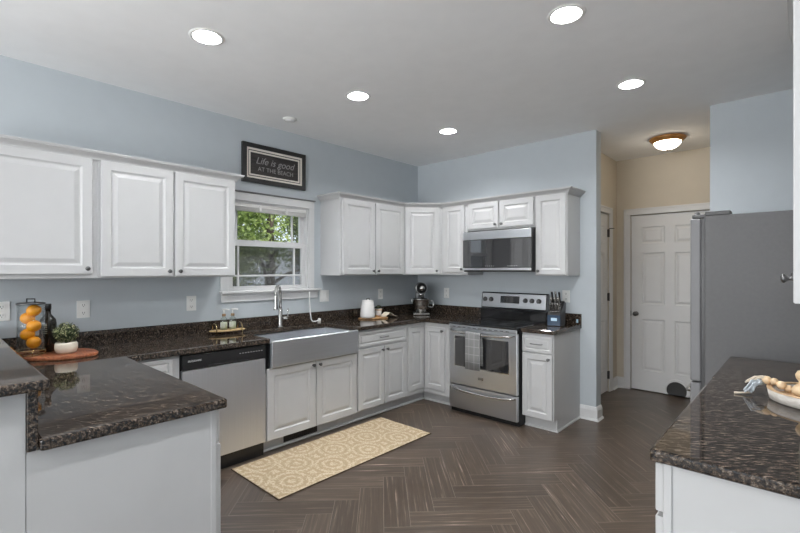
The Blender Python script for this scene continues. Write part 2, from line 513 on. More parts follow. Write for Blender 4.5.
# ------------------------------------------------------------------ mesh builder
class MB:
    def __init__(s):
        s.v = []
        s.f = []
        s.sm = []
    def add(s, vs, fs, smooth=False):
        o = len(s.v)
        s.v += [tuple(p) for p in vs]
        for f in fs:
            s.f.append(tuple(i + o for i in f))
            s.sm.append(smooth)
        return s
    def bm(s, b, smooth=False):
        b.verts.index_update()
        s.add([v.co[:] for v in b.verts], [[v.index for v in f.verts] for f in b.faces], smooth)
        b.free()
        return s
    def box(s, x0, x1, y0, y1, z0, z1, bev=0.0, seg=1, mtx=None):
        b = bmesh.new()
        x0, x1 = min(x0, x1), max(x0, x1)
        y0, y1 = min(y0, y1), max(y0, y1)
        z0, z1 = min(z0, z1), max(z0, z1)
        bmesh.ops.create_cube(b, size=1.0)
        for v in b.verts:
            v.co = V(((v.co.x + .5) * (x1 - x0) + x0, (v.co.y + .5) * (y1 - y0) + y0, (v.co.z + .5) * (z1 - z0) + z0))
        if bev > 0:
            bmesh.ops.bevel(b, geom=list(b.edges), offset=bev, segments=seg, profile=0.5, affect='EDGES')
        if mtx is not None:
            bmesh.ops.transform(b, matrix=mtx, verts=b.verts)
        return s.bm(b)
    def lathe(s, prof, org, axis=(0, 0, 1), n=24, smooth=True, cap=True):
        a = V(axis).normalized()
        u = a.orthogonal().normalized()
        w = a.cross(u)
        org = V(org)
        vs, fs = [], []
        k = len(prof)
        for (r, t) in prof:
            for i in range(n):
                g = 2 * pi * i / n
                vs.append(org + a * t + (u * cos(g) + w * sin(g)) * max(r, 1e-5))
        for j in range(k - 1):
            for i in range(n):
                i2 = (i + 1) % n
                fs.append((j * n + i, j * n + i2, (j + 1) * n + i2, (j + 1) * n + i))
        s.add(vs, fs, smooth)
        if cap:
            s.add([vs[i] for i in range(n)], [tuple(reversed(range(n)))], False)
            s.add([vs[(k - 1) * n + i] for i in range(n)], [tuple(range(n))], False)
        return s
    def tube(s, pts, r, n=10, smooth=True, closed=False):
        pts = [V(p) for p in pts]
        m = len(pts)
        rs = r if isinstance(r, (list, tuple)) else [r] * m
        vs, fs = [], []
        prev = None
        for i, p in enumerate(pts):
            if closed:
                d = pts[(i + 1) % m] - pts[i - 1]
            else:
                d = pts[min(i + 1, m - 1)] - pts[max(i - 1, 0)]
            d.normalize()
            if prev is None:
                u = d.orthogonal().normalized()
            else:
                u = (prev - d * prev.dot(d)).normalized()
            prev = u
            w = d.cross(u)
            for k in range(n):
                g = 2 * pi * k / n
                vs.append(p + (u * cos(g) + w * sin(g)) * rs[i])
        rng = m if closed else m - 1
        for i in range(rng):
            i2 = (i + 1) % m
            for k in range(n):
                k2 = (k + 1) % n
                fs.append((i * n + k, i * n + k2, i2 * n + k2, i2 * n + k))
        s.add(vs, fs, smooth)
        if not closed:
            s.add(vs[:n], [tuple(reversed(range(n)))])
            s.add(vs[-n:], [tuple(range(n))])
        return s
    def sphere(s, c, r, sc=(1, 1, 1), rot=None, n=16, m=10):
        c = V(c)
        vs, fs = [], []
        for j in range(m + 1):
            t = pi * j / m
            for i in range(n):
                g = 2 * pi * i / n
                p = V((sin(t) * cos(g) * sc[0], sin(t) * sin(g) * sc[1], cos(t) * sc[2])) * r
                if rot is not None:
                    p = rot @ p
                vs.append(c + p)
        for j in range(m):
            for i in range(n):
                i2 = (i + 1) % n
                fs.append((j * n + i, (j + 1) * n + i, (j + 1) * n + i2, j * n + i2))
        return s.add(vs, fs, True)
    def rings(s, p0, u, n, w, h, t, prof, closed_back=True):
        """rectangular panel: concentric rectangles (inset, height) from rim to the field"""
        p0, u, n, z = V(p0), V(u), V(n), V((0, 0, 1))
        vs = []
        for (i, d) in prof:
            for (a, b) in ((i, i), (w - i, i), (w - i, h - i), (i, h - i)):
                vs.append(p0 + u * a + z * b + n * d)
        fs = []
        for k in range(len(prof) - 1):
            for e in range(4):
                e2 = (e + 1) % 4
                fs.append((k * 4 + e, k * 4 + e2, (k + 1) * 4 + e2, (k + 1) * 4 + e))
        k = len(prof) - 1
        fs.append((k * 4, k * 4 + 1, k * 4 + 2, k * 4 + 3))
        if closed_back:
            fs.append((3, 2, 1, 0))
        return s.add(vs, fs)
    def sweep(s, path, prof, closed=False):
        """profile (out, up) swept along a horizontal polyline, mitred; out = right of travel"""
        P = [V((p[0], p[1], 0)) for p in path]
        n = len(P)
        vs, fs = [], []
        for i in range(n):
            def nrm(a, b):
                d = (b - a).normalized()
                return V((d.y, -d.x, 0))
            if i == 0:
                m = nrm(P[0], P[1])
            elif i == n - 1:
                m = nrm(P[-2], P[-1])
            else:
                a, b = nrm(P[i - 1], P[i]), nrm(P[i], P[i + 1])
                m = (a + b)
                m = m / max(1e-6, m.dot(a))
            for (o, z) in prof:
                q = P[i] + m * o
                vs.append((q.x, q.y, z))
        k = len(prof)
        for i in range(n - 1):
            for j in range(k):
                j2 = (j + 1) % k
                fs.append((i * k + j, (i + 1) * k + j, (i + 1) * k + j2, i * k + j2))
        fs.append(tuple(range(k)))
        fs.append(tuple(reversed(range((n - 1) * k, n * k))))
        return s.add(vs, fs)
    def build(s, name, m, parent=None, loc=None):
        me = bpy.data.meshes.new(name)
        off = V((0, 0, 0))
        if parent is not None:
            p = parent
            while p is not None:
                off += p.location
                p = p.parent
        elif loc is not None:
            off = V(loc)
        me.from_pydata([tuple(V(p) - off) for p in s.v], [], s.f)
        b = bmesh.new()
        b.from_mesh(me)
        bmesh.ops.remove_doubles(b, verts=b.verts, dist=1e-6)
        bmesh.ops.recalc_face_normals(b, faces=b.faces)
        b.to_mesh(me)
        b.free()
        if any(s.sm):
            if len(me.polygons) == len(s.sm):
                me.polygons.foreach_set('use_smooth', s.sm)
            else:
                me.polygons.foreach_set('use_smooth', [True] * len(me.polygons))
        me.materials.append(m)
        o = bpy.data.objects.new(name, me)
        COL.objects.link(o)
        if parent is not None:
            o.parent = parent
        elif loc is not None:
            o.location = loc
        return o

def tag(o, label, cat, group=None, kind=None):
    o['label'] = label
    o['category'] = cat
    if group:
        o['group'] = group
    if kind:
        o['kind'] = kind
    return o

def thing(name, loc, label, cat, group=None):
    o = bpy.data.objects.new(name, None)
    o.empty_display_size = 0.05
    COL.objects.link(o)
    o.location = loc
    return tag(o, label, cat, group)

def struct(o, label=None, cat=None):
    o['kind'] = 'structure'
    if label:
        o['label'] = label
        o['category'] = cat
    return o

def structroot(name, loc, label, cat):
    o = thing(name, loc, label, cat)
    o['kind'] = 'structure'
    return o

def text_obj(name, body, size, m, parent, loc, u, n, shear=0.0, depth=0.0008, align='CENTER'):
    c = bpy.data.curves.new(name, 'FONT')
    c.body = body
    c.size = size
    c.shear = shear
    c.extrude = depth
    c.align_x = align
    c.align_y = 'CENTER'
    o = bpy.data.objects.new(name, c)
    COL.objects.link(o)
    c.materials.append(m)
    u, n = V(u), V(n)
    z = n.cross(u)
    rot = Matrix((u, z, n)).transposed().to_4x4()
    off = V((0, 0, 0))
    p = parent
    while p is not None:
        off += p.location
        p = p.parent
    bpy.context.view_layer.update()
    me = bpy.data.meshes.new_from_object(o.evaluated_get(bpy.context.evaluated_depsgraph_get()))
    me.materials.clear()
    me.materials.append(m)
    bpy.data.objects.remove(o)
    bpy.data.curves.remove(c)
    o = bpy.data.objects.new(name, me)
    COL.objects.link(o)
    o.parent = parent
    o.matrix_local = Matrix.Translation(V(loc) - off) @ rot
    return o

def grid_prism(xs, ys, inside, z0, z1, bev=0.0):
    """solid from the cells of a plan grid (one piece, holes allowed), edges eased"""
    b = bmesh.new()
    vt = {}
    def gv(i, j):
        if (i, j) not in vt:
            vt[(i, j)] = b.verts.new((xs[i], ys[j], z0))
        return vt[(i, j)]
    fs = []
    for i in range(len(xs) - 1):
        for j in range(len(ys) - 1):
            if inside((xs[i] + xs[i + 1]) / 2, (ys[j] + ys[j + 1]) / 2):
                fs.append(b.faces.new((gv(i, j), gv(i + 1, j), gv(i + 1, j + 1), gv(i, j + 1))))
    r = bmesh.ops.extrude_face_region(b, geom=fs)
    for e in r['geom']:
        if isinstance(e, bmesh.types.BMVert):
            e.co.z = z1
    bmesh.ops.recalc_face_normals(b, faces=b.faces)
    bmesh.ops.dissolve_limit(b, angle_limit=0.01, verts=b.verts, edges=b.edges)
    if bev:
        ed = [e for e in b.edges if e.calc_face_angle(0) > 0.5]
        bmesh.ops.bevel(b, geom=ed, offset=bev, segments=3, profile=0.5, affect='EDGES', clamp_overlap=True)
    return MB().bm(b)

# =================================================================== SETTING
# floor: herringbone planks, one mesh
def make_floor():
    Lp, W = 0.61, 0.1525
    a = V((1.545, -1.986))
    e1, e2 = V((cos(-pi / 4), sin(-pi / 4))), V((cos(pi / 4), sin(pi / 4)))
    random.seed(5)
    vs, fs, uvs, cols = [], [], [], []
    X0, X1, Y0, Y1 = -0.12, 4.15, -13.1, 1.6
    def plank(o, d, w):
        c = o + d * Lp / 2 + w * W / 2
        if not (X0 - .4 < c.x < X1 + .4 and Y0 - .4 < c.y < Y1 + .4):
            return
        # clip to the room rectangle
        pts = [(o, (0, 0)), (o + d * Lp, (Lp, 0)), (o + d * Lp + w * W, (Lp, W)), (o + w * W, (0, W))]
        for ax, lim, sg in ((0, X0, 1), (0, X1, -1), (1, Y0, 1), (1, Y1, -1)):
            out = []
            for i in range(len(pts)):
                p, q = pts[i], pts[(i + 1) % len(pts)]
                dp, dq = (p[0][ax] - lim) * sg, (q[0][ax] - lim) * sg
                if dp >= 0:
                    out.append(p)
                if (dp >= 0) != (dq >= 0):
                    t = dp / (dp - dq)
                    out.append((p[0].lerp(q[0], t), tuple(p[1][k] + (q[1][k] - p[1][k]) * t for k in (0, 1))))
            pts = out
            if len(pts) < 3:
                return
        k = len(vs)
        vs.extend((p[0].x, p[0].y, 0.0) for p in pts)
        f = tuple(range(k, k + len(pts)))
        fs.append(f)
        uvs.extend(p[1] for p in pts)
        rc = (random.random(), random.random(), random.random(), 1)
        cols.extend([rc] * len(pts))
    for k in range(-90, 91):
        for m in range(-18, 19):
            o = a + e1 * (k * W + m * Lp) + e2 * (-k * W + m * Lp)
            plank(o, e1, e2)                         # along e1
            o2 = o + e1 * Lp
            plank(o2 + e1 * W, e2, -e1)              # along e2
    me = bpy.data.meshes.new('floor')
    me.from_pydata(vs, [], fs)
    ul = me.uv_layers.new(name='UVMap')
    ca = me.color_attributes.new('plank', 'FLOAT_COLOR', 'CORNER')
    for p in me.polygons:
        if p.normal.z < 0:
            p.flip()
    ul = me.uv_layers['UVMap']
    ca = me.color_attributes['plank']
    for p in me.polygons:
        for li in p.loop_indices:
            vi = me.loops[li].vertex_index
            ul.data[li].uv = uvs[vi]
            ca.data[li].color = cols[vi]
    me.materials.append(M['floor'])
    o = bpy.data.objects.new('floor', me)
    COL.objects.link(o)
    struct(o, 'dark brown herringbone tile floor', 'floor')
make_floor()
b = MB().box(-0.12, 4.15, -13.1, 1.6, -0.15, -0.002)
struct(b.build('trim_1', M['inside']), 'slab under the tiled floor', 'slab')

# ceiling with round cut-outs for the recessed lamps
CANS = [(1.17, -3.275), (1.17, -2.10), (1.17, -0.93), (2.79, -2.085), (2.79, -0.905), (2.79, -3.28), (1.2, -5.6), (2.8, -5.6), (1.2, -7.6), (2.8, -7.6)]  # lamps past the kitchen are added, in the unseen room behind the camera
def make_ceiling():
    o = MB().box(-0.12, 4.15, -13.1, 1.6, H, H + 0.16).build('ceiling', M['ceil'])
    c = MB()
    for (x, y) in CANS:
        c.lathe([(0.078, -0.05), (0.078, 0.09)], (x, y, H), n=40, smooth=False)
    cu = c.build('cutter', M['ceil'])
    md = o.modifiers.new('cut', 'BOOLEAN')
    md.operation = 'DIFFERENCE'
    md.object = cu
    md.solver = 'EXACT'
    dg = bpy.context.evaluated_depsgraph_get()
    me = bpy.data.meshes.new_from_object(o.evaluated_get(dg))
    o.modifiers.clear()
    o.data = me
    bpy.data.objects.remove(cu)
    struct(o, 'flat light grey ceiling with recessed lights', 'ceiling')
make_ceiling()

# window wall (x = 0) with the sink window and an added light opening behind the camera
WY0, WY1, WZ0, WZ1 = -2.585, -1.725, 1.262, 2.075
def wall_rect(name, m, axis, pos0, pos1, a0, a1, holes, label):
    """wall slab between pos0..pos1 on `axis`, spanning a0..a1, z 0..H, with rectangular holes"""
    hs = holes
    ac = sorted({a0, a1} | {h[0] for h in hs} | {h[1] for h in hs})
    zc = sorted({0.0, H} | {h[2] for h in hs} | {h[3] for h in hs})
    bb = bmesh.new()
    vt = {}
    def gv(i, j):
        if (i, j) not in vt:
            vt[(i, j)] = bb.verts.new((pos0, ac[i], zc[j]) if axis == 'x' else (ac[i], pos0, zc[j]))
        return vt[(i, j)]
    fs = []
    for i in range(len(ac) - 1):
        for j in range(len(zc) - 1):
            ca, cz = (ac[i] + ac[i + 1]) / 2, (zc[j] + zc[j + 1]) / 2
            if any(h[0] < ca < h[1] and h[2] < cz < h[3] for h in hs):
                continue
            fs.append(bb.faces.new((gv(i, j), gv(i + 1, j), gv(i + 1, j + 1), gv(i, j + 1))))
    r = bmesh.ops.extrude_face_region(bb, geom=fs)
    for e in r['geom']:
        if isinstance(e, bmesh.types.BMVert):
            if axis == 'x':
                e.co.x = pos1
            else:
                e.co.y = pos1
    return struct(MB().bm(bb).build(name, m), label, 'wall')

wall_rect('wall_left', M['blue'], 'x', -0.12, 0.0, -13.0, 0.0, [(WY0, WY1, WZ0, WZ1), (-12.1, -8.3, 0.4, 2.3)], 'blue grey wall with the sink window')
wall_rect('wall_rear', M['blue'], 'y', -13.1, -13.0, -0.12, 4.15, [(0.4, 3.6, 0.2, 2.3)], 'wall behind the camera with an added wide opening for light')
wall_rect('wall_right', M['blue'], 'x', 4.03, 4.15, -13.0, 0.0, [(-12.1, -8.3, 0.4, 2.3)], 'blue grey wall behind the refrigerator run')
WE = 2.245
struct(MB().box(-0.12, WE, 0, 0.13, 0, H).build('wall_back', M['blue']), 'blue grey wall behind the range', 'wall')
struct(MB().box(3.146, 4.15, 0, 0.13, 0, H).build('wall_refrigerator', M['blue']), 'pale blue wall above the refrigerator', 'wall')
HX, HY = 2.0, 1.46
wall_rect('wall_hall_left', M['beige'], 'x', HX - 0.1, HX, 0.13, 1.60, [(0.40, 1.165, 0.0, 2.12)], 'beige wall at the left of the hall')
wall_rect('wall_hall_back', M['beige'], 'y', HY, HY + 0.1, 1.9, 3.7, [(2.160, 2.980, 0.0, 2.115)], 'beige wall at the end of the hall')
struct(MB().box(3.30, 3.40, 0.13, 1.46, 0, H).build('wall_hall_right', M['beige']), 'beige wall at the right of the hall', 'wall')
# dark backing behind the two closed doors
struct(MB().box(HX - 0.16, HX - 0.105, 0.3, 1.3, 0, 2.3).build('trim_2', M['inside']), 'backing behind the hall closet door', 'backing')
struct(MB().box(2.05, 3.05, HY + 0.105, HY + 0.14, 0, 2.3).build('trim_3', M['inside']), 'backing behind the hall end door', 'backing')

# baseboards
BBP = [(0.0, 0.0), (0.016, 0.0), (0.016, 0.095), (0.012, 0.112), (0.006, 0.128), (0.0, 0.132)]
def base(name, path, label):
    m = MB().sweep(path, BBP)
    m.sweep(path, [(0.016, 0), (0.030, 0), (0.028, 0.010), (0.022, 0.018), (0.016, 0.02)])
    struct(m.build(name, M['trim']), label, 'baseboard')
base('baseboard_back', [(2.094, 0.0), (WE, 0.0), (WE, 0.13)], 'white baseboard around the wall end beside the range cabinet')
base('baseboard_hall_left', [(HX, 1.262), (HX, HY), (2.085, HY)], 'white baseboard in the hall corner')
base('baseboard_right', [(4.03, -3.0), (4.03, -13.0)], 'white baseboard along the right wall')

# ------------------------------------------------------------------ doors in the hall
def six_panel(mb, p0, u, n, w, h):
    """slab with six raised panels on its n side"""
    p0, u, n = V(p0), V(u), V(n)
    z = V((0, 0, 1))
    t = 0.035
    st, mid = 0.112, 0.10
    pw = (w - 2 * st - mid) / 2
    xs = [0, st, st + pw, st + pw + mid, w - st, w]
    zs = [0, 0.235, 0.85, 1.03, 1.645, 1.755, 1.955, h]
    for i in range(5):
        for j in range(7):
            q = p0 + u * xs[i] + z * zs[j]
            a, c = xs[i + 1] - xs[i], zs[j + 1] - zs[j]
            if i in (1, 3) and j in (1, 3, 5):
                mb.rings(q, u, n, a, c, t, [(0, 0), (0.010, -0.009), (0.020, -0.010), (0.042, -0.002)], False)
            else:
                mb.add([q, q + u * a, q + u * a + z * c, q + z * c], [(0, 1, 2, 3)])
    B = [p0, p0 + u * w, p0 + u * w + z * h, p0 + z * h]
    mb.add(B + [q - n * t for q in B], [(0, 4, 5, 1), (1, 5, 6, 2), (2, 6, 7, 3), (3, 7, 4, 0), (7, 6, 5, 4)])

def casing(path_pts, name, parent, n):
    pass

d1 = structroot('door_1', (2.54, HY, 0), 'white six panel door at the end of the hall with a pet opening', 'door')
m = MB()
six_panel(m, (2.165, HY + 0.012, 0.012), (1, 0, 0), (0, -1, 0), 0.81, 2.095)
m.build('slab', M['door'], d1)
# casing: flat boards with a back band
m = MB()
for (x0, x1, z0, z1) in ((2.093, 2.160, 0, 2.115), (2.980, 3.047, 0, 2.115), (2.093, 3.047, 2.115, 2.182)):
    m.box(x0, x1, HY - 0.017, HY + 0.002, z0, z1, 0.003)
m.box(2.087, 2.107, HY - 0.024, HY + 0.002, 0, 2.19, 0.003)
m.box(3.033, 3.053, HY - 0.024, HY + 0.002, 0, 2.19, 0.003)
m.box(2.087, 3.053, HY - 0.024, HY + 0.002, 2.168, 2.19, 0.003)
m.build('casing', M['trim'], d1)
m = MB().lathe([(0.026, 0), (0.026, 0.006), (0.011, 0.008), (0.010, 0.035), (0.022, 0.042), (0.028, 0.055), (0.024, 0.068), (0.0, 0.073)], (2.220, HY + 0.012, 0.925), (0, -1, 0), 20)
m.build('door_knob', M['darkmetal'], d1)['label'] = 'dark metal door knob'
MB().box(2.156, 2.164, HY - 0.004, HY + 0.012, 0.895, 0.955).build('latch_plate', M['hinge'], d1)
m = MB()
m.lathe([(0.128, 0), (0.128, 0.014), (0.122, 0.018), (0.102, 0.018), (0.100, 0.010), (0.100, 0)], (2.640, HY + 0.013, 0.065), (0, -1, 0), 40, False, False)
fr = MB()
for (x, y, z) in m.v:
    pass
# clip the ring at the foot of the door
vs = [(x, y, max(z, 0.013)) for (x, y, z) in m.v]
m.v = vs
m.build('pet_opening_rim', M['trim'], d1)
m = MB()
pts = []
for i in range(41):
    g = 2 * pi * i / 40
    pts.append((2.640 + 0.1 * sin(g), max(0.013, 0.065 + 0.1 * cos(g))))
m.add([(x, HY + 0.004, z) for x, z in pts] + [(x, HY + 0.012, z) for x, z in pts], [tuple(range(41)), tuple(range(81, 40, -1))] + [(i, i + 1, i + 42, i + 41) for i in range(40)])
m.build('pet_flap', M['petdark'], d1)['label'] = 'round dark grey pet flap'

d2 = structroot('door_2', (HX, 0.78, 0), 'narrow view of a white panel door on the left of the hall', 'door')
m = MB()
six_panel(m, (HX - 0.012, 1.160, 0.012), (0, -1, 0), (1, 0, 0), 0.755, 2.10)
# viewed from +x, right is +y, so run the slab from the far edge
m.build('slab', M['door'], d2)
m = MB()
for (y0, y1, z0, z1) in ((0.333, 0.40, 0, 2.12), (1.165, 1.232, 0, 2.12), (0.333, 1.232, 2.12, 2.185)):
    m.box(HX - 0.002, HX + 0.017, y0, y1, z0, z1, 0.003)
m.box(HX - 0.002, HX + 0.024, 1.218, 1.238, 0, 2.19, 0.003)
m.box(HX - 0.002, HX + 0.024, 0.327, 1.238, 2.172, 2.192, 0.003)
m.build('casing', M['trim'], d2)
for z in (0.20, 1.13, 1.89):
    h = MB().lathe([(0.008, -0.048), (0.008, 0.048)], (HX + 0.002, 1.163, z), n=10)
    h.box(HX - 0.012, HX + 0.001, 1.145, 1.163, z - 0.045, z + 0.045)
    h.build('hinge', M['hinge'], d2)
m = MB().tube([(HX + 0.004, 1.163, 1.945), (HX + 0.03, 1.178, 1.945), (HX + 0.048, 1.205, 1.945)], 0.005, 8)
m.build('hinge_stop', M['hinge'], d2)

# ------------------------------------------------------------------ sink window
w1 = structroot('window_1', (0, (WY0 + WY1) / 2, WZ0), 'white double hung window above the farmhouse sink', 'window')
m = MB()
t = 0.02
m.box(-0.12, -0.001, WY0, WY0 + t, WZ0, WZ1)
m.box(-0.12, -0.001, WY1 - t, WY1, WZ0, WZ1)
m.box(-0.12, -0.001, WY0 + t, WY1 - t, WZ1 - t, WZ1)
m.box(-0.12, -0.001, WY0 + t, WY1 - t, WZ0, WZ0 + t)
m.build('jamb', M['trim'], w1)
m = MB()
cw = 0.062
m.box(0.001, 0.018, WY0 - cw, WY0 + 0.004, WZ0 - 0.01, WZ1, 0.003)
m.box(0.001, 0.018, WY1 - 0.004, WY1 + cw, WZ0 - 0.01, WZ1, 0.003)
m.box(0.001, 0.020, WY0 - cw, WY1 + cw, WZ1 - 0.004, WZ1 + 0.072, 0.003)
m.build('casing', M['trim'], w1)
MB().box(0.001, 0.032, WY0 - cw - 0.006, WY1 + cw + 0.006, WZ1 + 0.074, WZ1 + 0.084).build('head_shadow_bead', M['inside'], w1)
m = MB().box(0.001, 0.062, -2.66, -1.60, 1.243, 1.265, 0.006, 2)
m.build('stool', M['trim'], w1)
m = MB().box(0.001, 0.018, -2.64, -1.62, 1.165, 1.242, 0.004)
m.box(0.001, 0.028, -2.645, -1.615, 1.225, 1.243, 0.004)
m.build('apron', M['trim'], w1)
def sash(name, x0, x1, z0, z1, horiz, parent):
    y0, y1 = WY0 + t, WY1 - t
    s = 0.045
    m = MB()
    m.box(x0, x1, y0, y0 + s, z0, z1, 0.003)
    m.box(x0, x1, y1 - s, y1, z0, z1, 0.003)
    lo_ = s if z0 > 1.5 else 0.028
    m.box(x0, x1, y0 + s, y1 - s, z0, z0 + lo_, 0.003)
    m.box(x0, x1, y0 + s, y1 - s, z1 - s, z1, 0.003)
    o = m.build(name, M['trim'], parent)
    g = MB()
    xc = (x0 + x1) / 2
    gy0, gy1 = y0 + s, y1 - s
    for y in (gy0 + 0.055, gy1 - 0.085):
        g.box(xc - 0.008, xc + 0.008, y - 0.008, y + 0.008, z0 + lo_, z1 - s)
    g.box(xc - 0.0075, xc + 0.0075, gy0, gy1, horiz - 0.008, horiz + 0.008)
    g.build('grille', M['trim'], o)
    MB().box(xc - 0.002, xc + 0.002, gy0 - .005, gy1 + .005, z0 + lo_ - .005, z1 - s + .005).build('pane', M['glass'], o)
    return o
sash('upper_sash', -0.085, -0.055, 1.680, WZ1 - t, 2.00, w1)
lo = sash('lower_sash', -0.050, -0.020, WZ0 + 0.012, 1.712, 1.398, w1)
m = MB()
for y in (-2.28, -1.95):
    m.box(-0.050, -0.022, y - 0.03, y + 0.03, 1.7125, 1.727, 0.003)
m.build('sash_lock', M['trim'], lo)
MB().box(-0.1185, -0.1165, WY0 + t, WY1 - t, WZ0 + t, 1.700).build('insect_screen', M['screen'], w1)

bl = thing('window_blind', (-0.008, (WY0 + WY1) / 2, 1.995), 'white blind raised and stacked at the top of the sink window', 'blind')
m = MB().box(-0.017, 0.000, WY0 + 0.024, WY1 - 0.024, 2.018, 2.053, 0.004)
m.build('head_rail', M['blind'], bl)
m = MB()
for i in range(7):
    z = 1.985 + i * 0.0045
    m.box(-0.018, -0.002 + 0.001 * (i % 2), WY0 + 0.026, WY1 - 0.026, z, z + 0.003)
m.build('slat_stack', M['blind'], bl)
for y in (-2.26, -1.98):
    MB().box(-0.004, 0.002, y - 0.014, y + 0.014, 1.99, 2.05, 0.003).build('bracket', M['blind'], bl)

# unseen windows added behind the camera as sources of fill light: frames and panes
for nm, (x0, x1, y0, y1, z0, z1), lab in (('fill_window_2', (0.4, 3.6, -13.07, -13.03, 0.2, 2.3), 'wide window added behind the camera for light'), ('fill_window_3', (-0.09, -0.05, -12.1, -8.3, 0.4, 2.3), 'left side window added behind the camera for light'), ('fill_window_4', (4.07, 4.11, -12.1, -8.3, 0.4, 2.3), 'right side window added behind the camera for light')):
    r = structroot(nm, ((x0 + x1) / 2, (y0 + y1) / 2, z0), lab, 'window')
    m = MB()
    if nm == 'fill_window_2':
        for x in (x0, (x0 + x1) / 2 - .03, x1 - .06):
            m.box(x, x + 0.06, y0, y1, z0, z1)
        m.box(x0, x1, y0, y1, z0, z0 + .06)
        m.box(x0, x1, y0, y1, z1 - .06, z1)
        p = MB().box(x0, x1, (y0 + y1) / 2 - .002, (y0 + y1) / 2 + .002, z0, z1)
    else:
        for y in (y0, (y0 + y1) / 2 - .03, y1 - .06):
            m.box(x0, x1, y, y + 0.06, z0, z1)
        m.box(x0, x1, y0, y1, z0, z0 + .06)
        m.box(x0, x1, y0, y1, z1 - .06, z1)
        p = MB().box((x0 + x1) / 2 - .002, (x0 + x1) / 2 + .002, y0, y1, z0, z1)
    m.build('window_frame', M['trim'], r)
    p.build('pane', M['glass'], r)

# half wall carrying the raised bar
struct(MB().box(0.0, 1.92, -4.30, -4.176, 0, 1.068).build('wall_bar', M['cab']), 'white half wall under the raised granite bar', 'wall')

# =================================================================== CABINETS
DP = lambda t, sw: [(0, 0), (0, t - 0.003), (0.003, t), (sw, t), (sw + 0.004, t - 0.004), (sw + 0.010, t - 0.0085), (sw + 0.018, t - 0.0085), (sw + 0.040, t - 0.0015), (sw + 0.043, t - 0.001)]
def knob(parent, p, n, k=1.0):
    MB().lathe([(r_ * k, t_ * k) for r_, t_ in [(0.009, 0), (0.009, 0.002), (0.0055, 0.004), (0.0050, 0.012), (0.010, 0.016), (0.0145, 0.021), (0.0135, 0.026), (0.008, 0.029), (0.0, 0.030)]], p, n, 16).build('knob', M['darkmetal'], parent)
def front(parent, P0, P1, z0, z1, name='door', knob_at=None, pull=False, sw=0.055, t=0.02, gap=0.002, kz=0.035, kk=1.0):
    a, c = V((P0[0], P0[1], 0)), V((P1[0], P1[1], 0))
    u = (c - a).normalized()
    n = u.cross(V((0, 0, 1)))
    w = (c - a).length - 2 * gap
    h = z1 - z0
    p0 = V((a.x, a.y, z0)) + u * gap + n * 0.001
    if name == 'drawer_front':
        prof = [(0, 0), (0, t - 0.003), (0.003, t), (0.024, t), (0.030, t - 0.006), (0.034, t - 0.006), (0.046, t - 0.001)]
    else:
        prof = DP(t, sw)
    d = MB().rings(p0, u, n, w, h, t, prof).build(name, M['cab'], parent)
    if knob_at:
        side, vert = knob_at
        q = p0 + u * (0.030 if side == 'L' else w - 0.030) + V((0, 0, kz if vert == 'B' else h - kz)) + n * t
        knob(d, q, n, kk)
    if pull:
        q = p0 + u * (w / 2) + V((0, 0, h / 2)) + n * t
        L2 = 0.055
        pts = [q - u * L2, q - u * L2 + n * 0.018, q - u * (L2 - 0.012) + n * 0.026, q + u * (L2 - 0.012) + n * 0.026, q + u * L2 + n * 0.018, q + u * L2]
        MB().tube(pts, 0.005, 8).build('pull', M['darkmetal'], d)
    return d

UB, UT = 1.395, 2.185
UF = 0.315      # carcass front of the wall cabinets (doors add 20 mm)
BF = 0.612      # carcass front of the base cabinets
GU = 'white raised panel wall cabinets'
GB = 'white raised panel base cabinets'

# wall cabinets along the window wall
c = thing('wall_cabinet', (0.16, -3.90, UB), 'large white wall cabinet at the far left edge with one wide door', 'cabinet', GU)
MB().box(0.001, UF, -4.22, -3.6155, UB, UT, 0.002).build('body', M['cab'], c)
front(c, (UF, -4.19), (UF, -3.645), UB + 0.028, UT - 0.018, knob_at=('R', 'B'))
c = thing('wall_cabinet', (0.16, -3.15, UB), 'white two door wall cabinet left of the sink window', 'cabinet', GU)
MB().box(0.001, UF, -3.6145, -2.668, UB, UT, 0.002).build('body', M['cab'], c)
front(c, (UF, -3.603), (UF, -3.150), UB + 0.010, UT - 0.018, knob_at=('R', 'B'))
front(c, (UF, -3.140), (UF, -2.676), UB + 0.010, UT - 0.018, knob_at=('L', 'B'))
c = thing('wall_cabinet', (0.16, -1.10, UB), 'white two door wall cabinet between window and corner', 'cabinet', GU)
MB().box(0.001, UF, -1.573, -0.6305, UB, UT, 0.002).build('body', M['cab'], c)
front(c, (UF, -1.545), (UF, -1.100), UB + 0.010, UT - 0.018, knob_at=('R', 'B'))
front(c, (UF, -1.092), (UF, -0.640), UB + 0.010, UT - 0.018, knob_at=('L', 'B'))
# diagonal corner
c = thing('corner_wall_cabinet', (0.3, -0.3, UB), 'white diagonal one door corner wall cabinet above the stand mixer', 'cabinet', GU)
b = bmesh.new()
pl = [(0.001, -0.001), (0.001, -0.6295), (UF, -0.6295), (0.6295, -UF), (0.6295, -0.001)]
vb = [b.verts.new((x, y, UB)) for x, y in pl]
vtp = [b.verts.new((x, y, UT)) for x, y in pl]
b.faces.new(vb)
b.faces.new(vtp)
for i in range(5):
    j = (i + 1) % 5
    b.faces.new((vb[i], vb[j], vtp[j], vtp[i]))
MB().bm(b).build('body', M['cab'], c)
pa, pb = V((UF, -0.6295)), V((0.6295, -UF))
front(c, pa.lerp(pb, 0.05), pa.lerp(pb, 0.93), UB + 0.010, UT - 0.018, knob_at=('R', 'B'))
